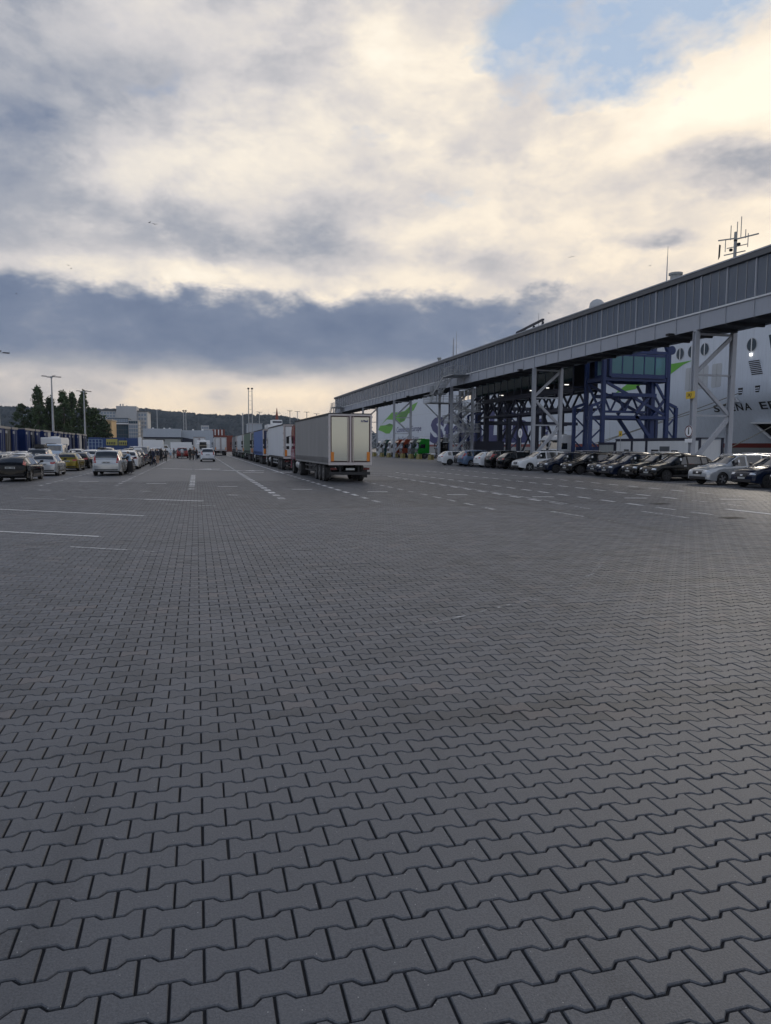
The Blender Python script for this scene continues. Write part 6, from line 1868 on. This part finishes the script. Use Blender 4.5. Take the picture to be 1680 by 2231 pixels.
b = empty('yellow_brick_building', (0, 0, 0), 0, 'tall yellow brick building half hidden by the round tree', 'building')
MB().bb((-39.0, 321.6, 0), (-34.4, 340, 12.4)).build('wall', mat('yellow_brick', (.48, .33, .17), .8, 0, .12, .4), b)
MB().bb((-39.2, 321.3, 12.403), (-34.1, 340.2, 12.9)).build('cornice', mat('cornice_stone', (.40, .33, .24), .8), b)
windows(b, 0, 5, 5, -38.8, -34.6, 1.5, 12, 321.6, mat('brick_window', (.08, .07, .06), .3), fx=.45, fz=.55)
b = empty('warehouse', (0, 0, 0), 0, 'long pale blue grey warehouse with dark eave and lower right wing', 'building')
M_WH = mat('warehouse_sheet', (.38, .42, .47), .6, 0, .05, .2, streak=.1)
MB().bb((-17.2, 251, 4.9), (-5.0, 275, 7.7)).build('roof_fascia', M_WH, b)
MB().bb((-17.0, 251.6, 0), (-5.2, 274, 4.45)).build('wall', mat('warehouse_wall', (.36, .37, .36), .7, 0, .08, .3), b)
MB().bb((-17.1, 251.2, 4.45), (-5.1, 274.5, 4.897)).build('eave', M_NAVY, b)
MB().bb((-13.2, 251.45, 3.5), (-10.4, 251.6, 4.2)).build('sign_board', M_TRIM, b)
MB().bb((-4.98, 254, 0), (5.5, 275, 7.3)).build('right_wing', M_WH, b)
MB().prism([(-4.8, 253.9, 2.0), (-1.2, 253.9, 2.0), (-1.2, 253.9, 4.3), (-4.8, 253.9, 4.9)], (0, .09, 0)).build('loading_bay', M_NAVY, b)
for x, z in ((-14.5, 7.7), (-10.8, 7.7), (-9.0, 7.7), (-1.2, 7.3), (2.0, 7.3)): MB().lathe([(.35, z), (.35, z + .3), (.2, z + .5)], 'z', (x, 260, 0), 8).build('roof_vent', M_WHITE, b)
b = empty('brick_red_building', (0, 0, 0), 0, 'brick red building with pale vertical stripes behind the white lorry', 'building')
M_BR = mat('brick_red', (.20, .055, .040), .8, 0, .12, .4)
MB().bb((5.6, 267, 0), (12.7, 280, 5.8)).build('wall', M_BR, b); MB().bb((5.6, 267.3, 5.803), (9.9, 279.7, 8.0)).build('upper_storey', M_BR, b)
for x in (6.3, 7.5, 8.7): MB().bb((x, 266.9, 5.9), (x + .35, 267.28, 7.9)).build('pale_stripe', M_WHITE, b)
b = empty('white_building', (0, 0, 0), 0, 'small white building on the roofline behind the warehouse', 'building')
MB().bb((2.0, 342, 0), (5.6, 350, 11.4)).build('wall', M_CONC, b); MB().bb((5.6, 342.5, 0), (8, 350, 9.8)).build('annex', M_CONC, b)
windows(b, 0, 2, 4, 2.2, 5.4, 8.2, 11, 342, M_BGL2)
b = empty('pale_blue_building', (0, 0, 0), 0, 'pale blue tower-like building peeping out left of the trees', 'building')
MB().bb((-66, 308, 0), (-61.6, 316, 13.9)).build('wall', mat('pale_blue_wall', (.42, .52, .60), .6), b); MB().bb((-66.2, 307.8, 13.903), (-61.4, 316.2, 14.2)).build('parapet', M_WHITE, b)
windows(b, 0, 3, 3, -65.8, -61.8, 6, 13, 308, M_BGL2)
b = empty('grey_shed', (0, 0, 0), 0, 'plain grey shed above the blue lorry beside the twin mast', 'building')
MB().bb((21.0, 305, 0), (26.6, 318, 11.2)).build('wall', M_WH, b); MB().bb((20.8, 304.8, 11.203), (26.8, 318.2, 11.5)).build('roof', M_CONC, b)
for k in range(5): MB().bb((21.4 + k * 1.05, 304.93, .5), (21.5 + k * 1.05, 304.99, 11)).build('seam', M_CONC, b)
# blue wall with the yellow banners
b = empty('blue_container_wall', (0, 0, 0), 0, 'row of dark blue containers with two yellow banners behind the waiting cars', 'containers')
for k in range(4): MB().cham((-27.6 + k * 3.1, 203.2, .05), (-24.6 + k * 3.1, 205.6, 4.15 - .12 * (k % 2)), .05).build('container', mat('container_blue', (.014, .045, .15), .55, 0, .1, .3), b)
for (x0, x1, z1) in ((-23.2, -20.4, 3.75), (-20.1, -18.0, 3.35)):
    y_ = MB().bb((x0, 203.05, 2.1), (x1, 203.15, z1)).build('yellow_banner', mat('banner_yellow', (.36, .33, .09), .6), b)
    for q in range(5): MB().bb((x0 + .2 + q * .45, 203.0, 2.3), (x0 + .45 + q * .45, 203.045, 2.95)).build('banner_print', M_NAVY, y_)
MB().bb((-15.1, 202.5, 0), (-14.3, 203.4, 4.2)).build('white_pillar', M_WHITE, b)
b = empty('pale_fence', (0, 0, 0), 0, 'pale blue mesh fence at the right end of the blue trailer row', 'fence')
for k in range(9): MB().bb((-22.4 + k * .6, 147.0, 0), (-22.3 + k * .6, 147.1, 3.2)).build('fence_post', mat('fence_blue', (.25, .33, .42), .6), b)
for z in (.5, 1.2, 1.9, 2.6, 3.15): MB().bb((-22.4, 147.02, z), (-17.5, 147.08, z + .07)).build('fence_rail', mat('fence_blue', (.25, .33, .42), .6), b)
# the other white ship, far behind the queue
b = empty('distant_ship', (0, 0, 0), 0, 'small white ship superstructure with red mast behind the lorry queue', 'ship')
MB().bb((27.0, 305, -2), (37.5, 322, 8.6)).build('hull', M_WHITE, b); MB().bb((29.0, 306, 8.6), (36.2, 320, 11.2)).build('bridge_deck', M_WHITE, b)
MB().bb((31.0, 307, 11.2), (35.2, 315, 13.2)).build('wheelhouse', M_WHITE, b); MB().bb((31.2, 306.9, 11.9), (35.0, 306.99, 12.6)).build('bridge_windows', M_NAVY, b)
MB().tube([(33.3, 310, 13.2), (33.3, 310, 15.4), (33.3, 310, 18.2)], [.7, .45, .12], 8).build('mast', M_BR, b); MB().beam((31.8, 310, 16.2), (34.9, 310, 16.2), .15).build('yard_arm', M_RAIL, b)
MB().bb((32.0, 306.5, 8.7), (34.0, 306.9, 10.6)).build('funnel_mark', M_BR, b)
for k in range(5): MB().bb((27.6 + k * 1.9, 304.9, 6.4), (28.6 + k * 1.9, 304.99, 7.3)).build('window', M_NAVY, b)


# ------------------------------------------------------------------ gulls
M_GULL = mat('gull_grey', (.16, .16, .17), .8, 0, .1)
GL = [(-3.5, 65, 20.7, .5, 'left one of the two gulls close together in the left sky'), (-3.15, 66.4, 21.0, 1.9, 'right one of the two gulls close together in the left sky'), (-15.2, 99.6, 24.6, 2.4, 'upper gull of the tiny pair low at the far left'), (-14.9, 99.5, 24.2, .4, 'lower gull of the tiny pair low at the far left'),
      (45.8, 83.7, 25.9, 1.0, 'left gull of the tiny pair above the walkway'), (46.15, 83.6, 26.0, 1.2, 'right gull of the tiny pair above the walkway'), (55.5, 81, 24.9, .2, 'single gull right above the walkway near the mast'), (39.5, 84.6, 18.8, .3, 'single gull just above the walkway roof'), (43.1, 83.7, 18.9, 2.0, 'tiny gull nearest the radome'), (-21.6, 100.9, 21.0, .1, 'lowest gull at the left picture edge')]
for (x, y, z, a, lab) in GL:
    r = empty('gull', (x, y, z), a, lab, 'bird', 'gulls in the sky'); r.scale = (.42, .42, .42)
    MB().lathe([(.01, -.24), (.05, -.12), (.075, 0), (.06, .12), (.035, .18), (.012, .26)], 'x', n=8).build('body', M_GULL, r, smooth=60)
    for s_ in (-1, 1):
        s = MB()
        P = [(.10, 0, .03), (.12, s_ * .28, .16), (.02, s_ * .62, .12), (-.03, s_ * .62, .115), (-.02, s_ * .28, .14), (-.08, 0, .02)]
        s.prism(P, (0, 0, -.012)); s.build('wing', M_GULL, r)

# ------------------------------------------------------------------ people
M_SKIN = mat('skin', (.42, .26, .19), .6, 0, .05)
M_HAIR = mat('hair_dark', (.035, .024, .018), .7, 0, .1)
M_SHOE = mat('shoe', (.05, .05, .05), .7)


def person_mesh(pose, name='body'):
    """one continuous body grown on a jointed skeleton; facing +x"""
    J = {
        'stand': dict(lf=(.02, .10), rf=(-.02, -.10), la=((.02, .25, 1.10), (.10, .27, .86)), ra=((.02, -.25, 1.10), (.09, -.27, .86)), lean=0.0),
        'walk': dict(lf=(.30, .08), rf=(-.30, -.08), la=((-.10, .25, 1.10), (-.02, .27, .88)), ra=((.12, -.25, 1.12), (.30, -.25, .95)), lean=.03),
        'reach': dict(lf=(.05, .10), rf=(-.08, -.10), la=((.22, .24, 1.22), (.48, .16, 1.22)), ra=((.22, -.24, 1.2), (.46, -.16, 1.18)), lean=.10),
        'hip': dict(lf=(.04, .12), rf=(-.02, -.12), la=((-.04, .34, 1.16), (.10, .20, 1.0)), ra=((.04, -.26, 1.10), (.10, -.28, .86)), lean=0.0),
        'bend': dict(lf=(.02, .11), rf=(-.05, -.11), la=((.42, .22, 1.02), (.58, .18, .80)), ra=((.40, -.22, 1.0), (.56, -.18, .78)), lean=.30),
    }[pose]
    ln = J['lean']
    V = [((0, 0, .94), .135), ((ln * .35, 0, 1.12), .125), ((ln * .8, 0, 1.32), .150), ((ln * 1.05, 0, 1.46), .095), ((ln * 1.2 + .01, 0, 1.54), .055), ((ln * 1.35 + .02, 0, 1.64), .098), ((ln * 1.4 + .015, 0, 1.72), .078)]
    E = [(0, 1), (1, 2), (2, 3), (3, 4), (4, 5), (5, 6)]
    def chain(root, pts):
        prev = root
        for p, r_ in pts:
            V.append((p, r_)); E.append((prev, len(V) - 1)); prev = len(V) - 1
    for sg, ft in ((1, J['lf']), (-1, J['rf'])):
        fx, fy = ft
        chain(0, [((fx * .15, sg * .095, .86), .098), ((fx * .55 + .03, fy * 1.0, .49), .062), ((fx * .85 - .01, fy, .26), .056), ((fx, fy, .09), .042), ((fx + .13, fy * 1.1, .045), .035)])
    for sg, (el, ha) in ((1, J['la']), (-1, J['ra'])):
        sh = (ln * .95, sg * .185, 1.41)
        el = (el[0] + ln * .5, el[1], el[2]); ha = (ha[0] + ln * .5, ha[1], ha[2])
        d = Vector(ha) - Vector(el); d.normalize()
        chain(3, [(sh, .062), (tuple(el), .046), (tuple(ha), .032), (tuple(Vector(ha) + d * .10), .040)])
        w = len(V) - 1; hp = Vector(V[w][0]); sd = d.cross(Vector((0, 0, 1))); sd = sd.normalized() if sd.length > .1 else Vector((0, 1, 0))
        for q, L in ((-.028, .075), (-.010, .085), (.010, .08), (.028, .065)):
            V.append((tuple(hp + sd * q + d * L + Vector((0, 0, -.012))), .011)); E.append((w, len(V) - 1))
        V.append((tuple(hp + sd * .05 + d * .01), .012)); E.append((w, len(V) - 1))
    me = bpy.data.meshes.new(name); me.from_pydata([v for v, _ in V], E, [])
    ob = bpy.data.objects.new(name, me); COL.objects.link(ob)
    md = ob.modifiers.new('skin', 'SKIN'); md.use_smooth_shade = True
    sv = me.skin_vertices[0].data
    for k, (_, r_) in enumerate(V): sv[k].radius = (r_, r_); sv[k].use_root = (k == 0)
    sb = ob.modifiers.new('sub', 'SUBSURF'); sb.levels = 1
    dg = bpy.context.evaluated_depsgraph_get()
    out = bpy.data.meshes.new_from_object(ob.evaluated_get(dg))
    bpy.data.objects.remove(ob)
    out.materials.clear()
    return out, [V[k][0] for k in range(len(V))]


BODY = {p: person_mesh(p) for p in ('stand', 'walk', 'reach', 'hip', 'bend')}
CLOTH = {c: mat('cloth_' + c.replace(' ', '_'), v, .85, 0, .12, 6) for c, v in {'black': (.016, .016, .018), 'navy': (.018, .024, .05), 'white': (.58, .60, .62), 'light blue': (.32, .42, .55), 'grey': (.13, .135, .145), 'brown': (.11, .055, .03), 'red': (.30, .03, .03), 'dark grey': (.05, .052, .058), 'tan': (.30, .22, .14)}.items()}


def person(x, y, rz, pose, topc, legc, label, h=1.0, shorts=False, skirt=None):
    src, J = BODY[pose]
    me = src.copy()
    for m in (CLOTH[topc], CLOTH[legc], M_SKIN, M_HAIR, M_SHOE): me.materials.append(m)
    head = Vector(J[5])
    hands = [Vector(q) for q in J if q[2] < 1.3 and abs(q[1]) > .13 and .7 < q[2]]
    for p in me.polygons:
        c = p.center; k = 0
        if c.z < .10: k = 4
        elif c.z < .96 and abs(c.y) < .235 - .0 and not (c.x > .36 and c.z > .6): k = 2 if (shorts and c.z < .52) else 1
        if c.z > 1.53 and (c - head).length < .22: k = 3 if (c.z > head.z + .045 or c.x < head.x - .035) else 2
        if abs(c.y) > .14 or c.x > .30:
            if k == 1 and (abs(c.y) > .21 or c.x > .3): k = 0
            for hp in hands[1::1]:
                if (c - hp).length < .07 and c.z < 1.3 and (abs(hp.y) > .15): k = 2 if (c - Vector(hp)).length < .06 and c.z < 1.0 else k
        p.material_index = k
    o = link_mesh('person', me)
    o.location = (x, y, 0); o.rotation_euler = (0, 0, rz); o.scale = (h, h, h)
    tag(o, label, 'person', 'people standing by their cars')
    if skirt:
        MB().lathe([(.15, .98), (.19, .86), (.24, .5), (.29, .16), (.27, .16), (.14, .9)], 'z', n=18).build('skirt', CLOTH[skirt], o, smooth=60)
    # nose
    MB().tube([(head.x + .085, 0, head.z + .01), (head.x + .125, 0, head.z - .02)], [.012, .016], 6).build('nose', M_SKIN, o)
    return o


person(-4.78, 55.8, R(160), 'reach', 'light blue', 'black', 'person in pale blue top and long dark skirt beside the silver SUV', .97, skirt='black')
person(-4.62, 78.2, R(100), 'stand', 'black', 'black', 'person in black standing left of the dark group by the cars')
person(-4.32, 77.2, R(200), 'walk', 'navy', 'navy', 'person in navy walking in the dark group by the cars', 1.03)
person(-4.50, 81.0, R(60), 'bend', 'dark grey', 'black', 'person in dark grey bending forward in the group by the cars')
person(-4.35, 85.6, R(240), 'stand', 'navy', 'tan', 'person with navy top and tan bare legs behind the dark group', 1.0, True)
person(-4.45, 96.0, R(90), 'hip', 'black', 'black', 'left one of two people in black standing close together', 1.02)
person(-3.85, 95.5, R(270), 'stand', 'dark grey', 'black', 'right one of two people in dark clothes standing close together', .98)
person(-4.75, 104.0, R(120), 'stand', 'grey', 'navy', 'person in grey standing half hidden behind the two in black')
person(-4.05, 118.5, R(80), 'walk', 'white', 'light blue', 'person in white shirt walking left of the red SUV', 1.0, True)
person(-3.6, 121.0, R(180), 'stand', 'navy', 'black', 'person in dark clothes close to the left of the red SUV')
person(-2.35, 121.6, R(90), 'hip', 'white', 'grey', 'person with white top standing right behind the red SUV')
person(-.98, 106.4, R(60), 'stand', 'black', 'black', 'left person in black of the group beside the white SUV', 1.03)
person(-.52, 107.2, R(220), 'stand', 'dark grey', 'black', 'middle person in black of the group beside the white SUV', .98)
person(-.05, 109.6, R(150), 'hip', 'black', 'navy', 'right person of the group beside the white SUV')
person(-.95, 117.8, R(270), 'walk', 'brown', 'black', 'person in brown behind the group beside the white SUV')
person(-3.3, 128.0, R(0), 'reach', 'red', 'navy', 'person in red top reaching to the red SUV')

# ------------------------------------------------------------------ small yellow signpost between the cabins
b = empty('yellow_sign_post', (41.6, 64.6, 0), 0, 'small square yellow sign on a thin pole in front of the white cabins', 'sign')
MB().tube([(0, 0, 0), (0, 0, 3.5)], .03, 6).build('pole', M_RAIL, b)
s_ = MB().bb((-.04, -.28, 3.25), (-.01, .28, 3.8)).build('plate', mat('sign_yellow', (.62, .42, .03), .5), b)
MB().prism([(-.046, .10, 3.38), (-.046, -.10, 3.38), (-.046, 0, 3.66)], (.004, 0, 0)).build('plate_symbol', M_BLACK, s_)
b = empty('round_road_sign', (35.6, 75.2, 0), 0, 'round white road sign with dark rim beside the second trestle', 'sign')
MB().tube([(0, 0, 0), (0, 0, 4.0)], .04, 6).build('pole', M_RAIL, b)
s_ = MB().lathe([(.52, 0), (.52, .03)], 'x', (-.08, 0, 3.7), 24).build('plate', mat('sign_white', (.75, .76, .78), .4), b)
MB().lathe([(.54, 0), (.54, .02)], 'x', (-.055, 0, 3.7), 24).build('plate_rim', mat('sign_dark_red', (.10, .012, .022), .4), s_)
MB().bb((-.087, -.07, 3.45), (-.083, .07, 3.95)).build('plate_symbol', M_BLACK, s_)

# ------------------------------------------------------------------ the damp air of the port
hz = MB().bb((-3300, -380, -5.0), (3300, 3300, 150.0)).build('haze', (), None)
m = bpy.data.materials.new('haze_air'); m.use_nodes = True
m.node_tree.nodes.clear()
_g = NG(m.node_tree)
pv = _g.n('ShaderNodeVolumePrincipled'); pv.inputs['Color'].default_value = (.72, .82, .95, 1); pv.inputs['Density'].default_value = 0.00007; pv.inputs['Anisotropy'].default_value = 0.3
_g.link(pv.outputs[0], _g.n('ShaderNodeOutputMaterial').inputs['Volume'])
hz.data.materials.append(m); tag(hz, kind='stuff')
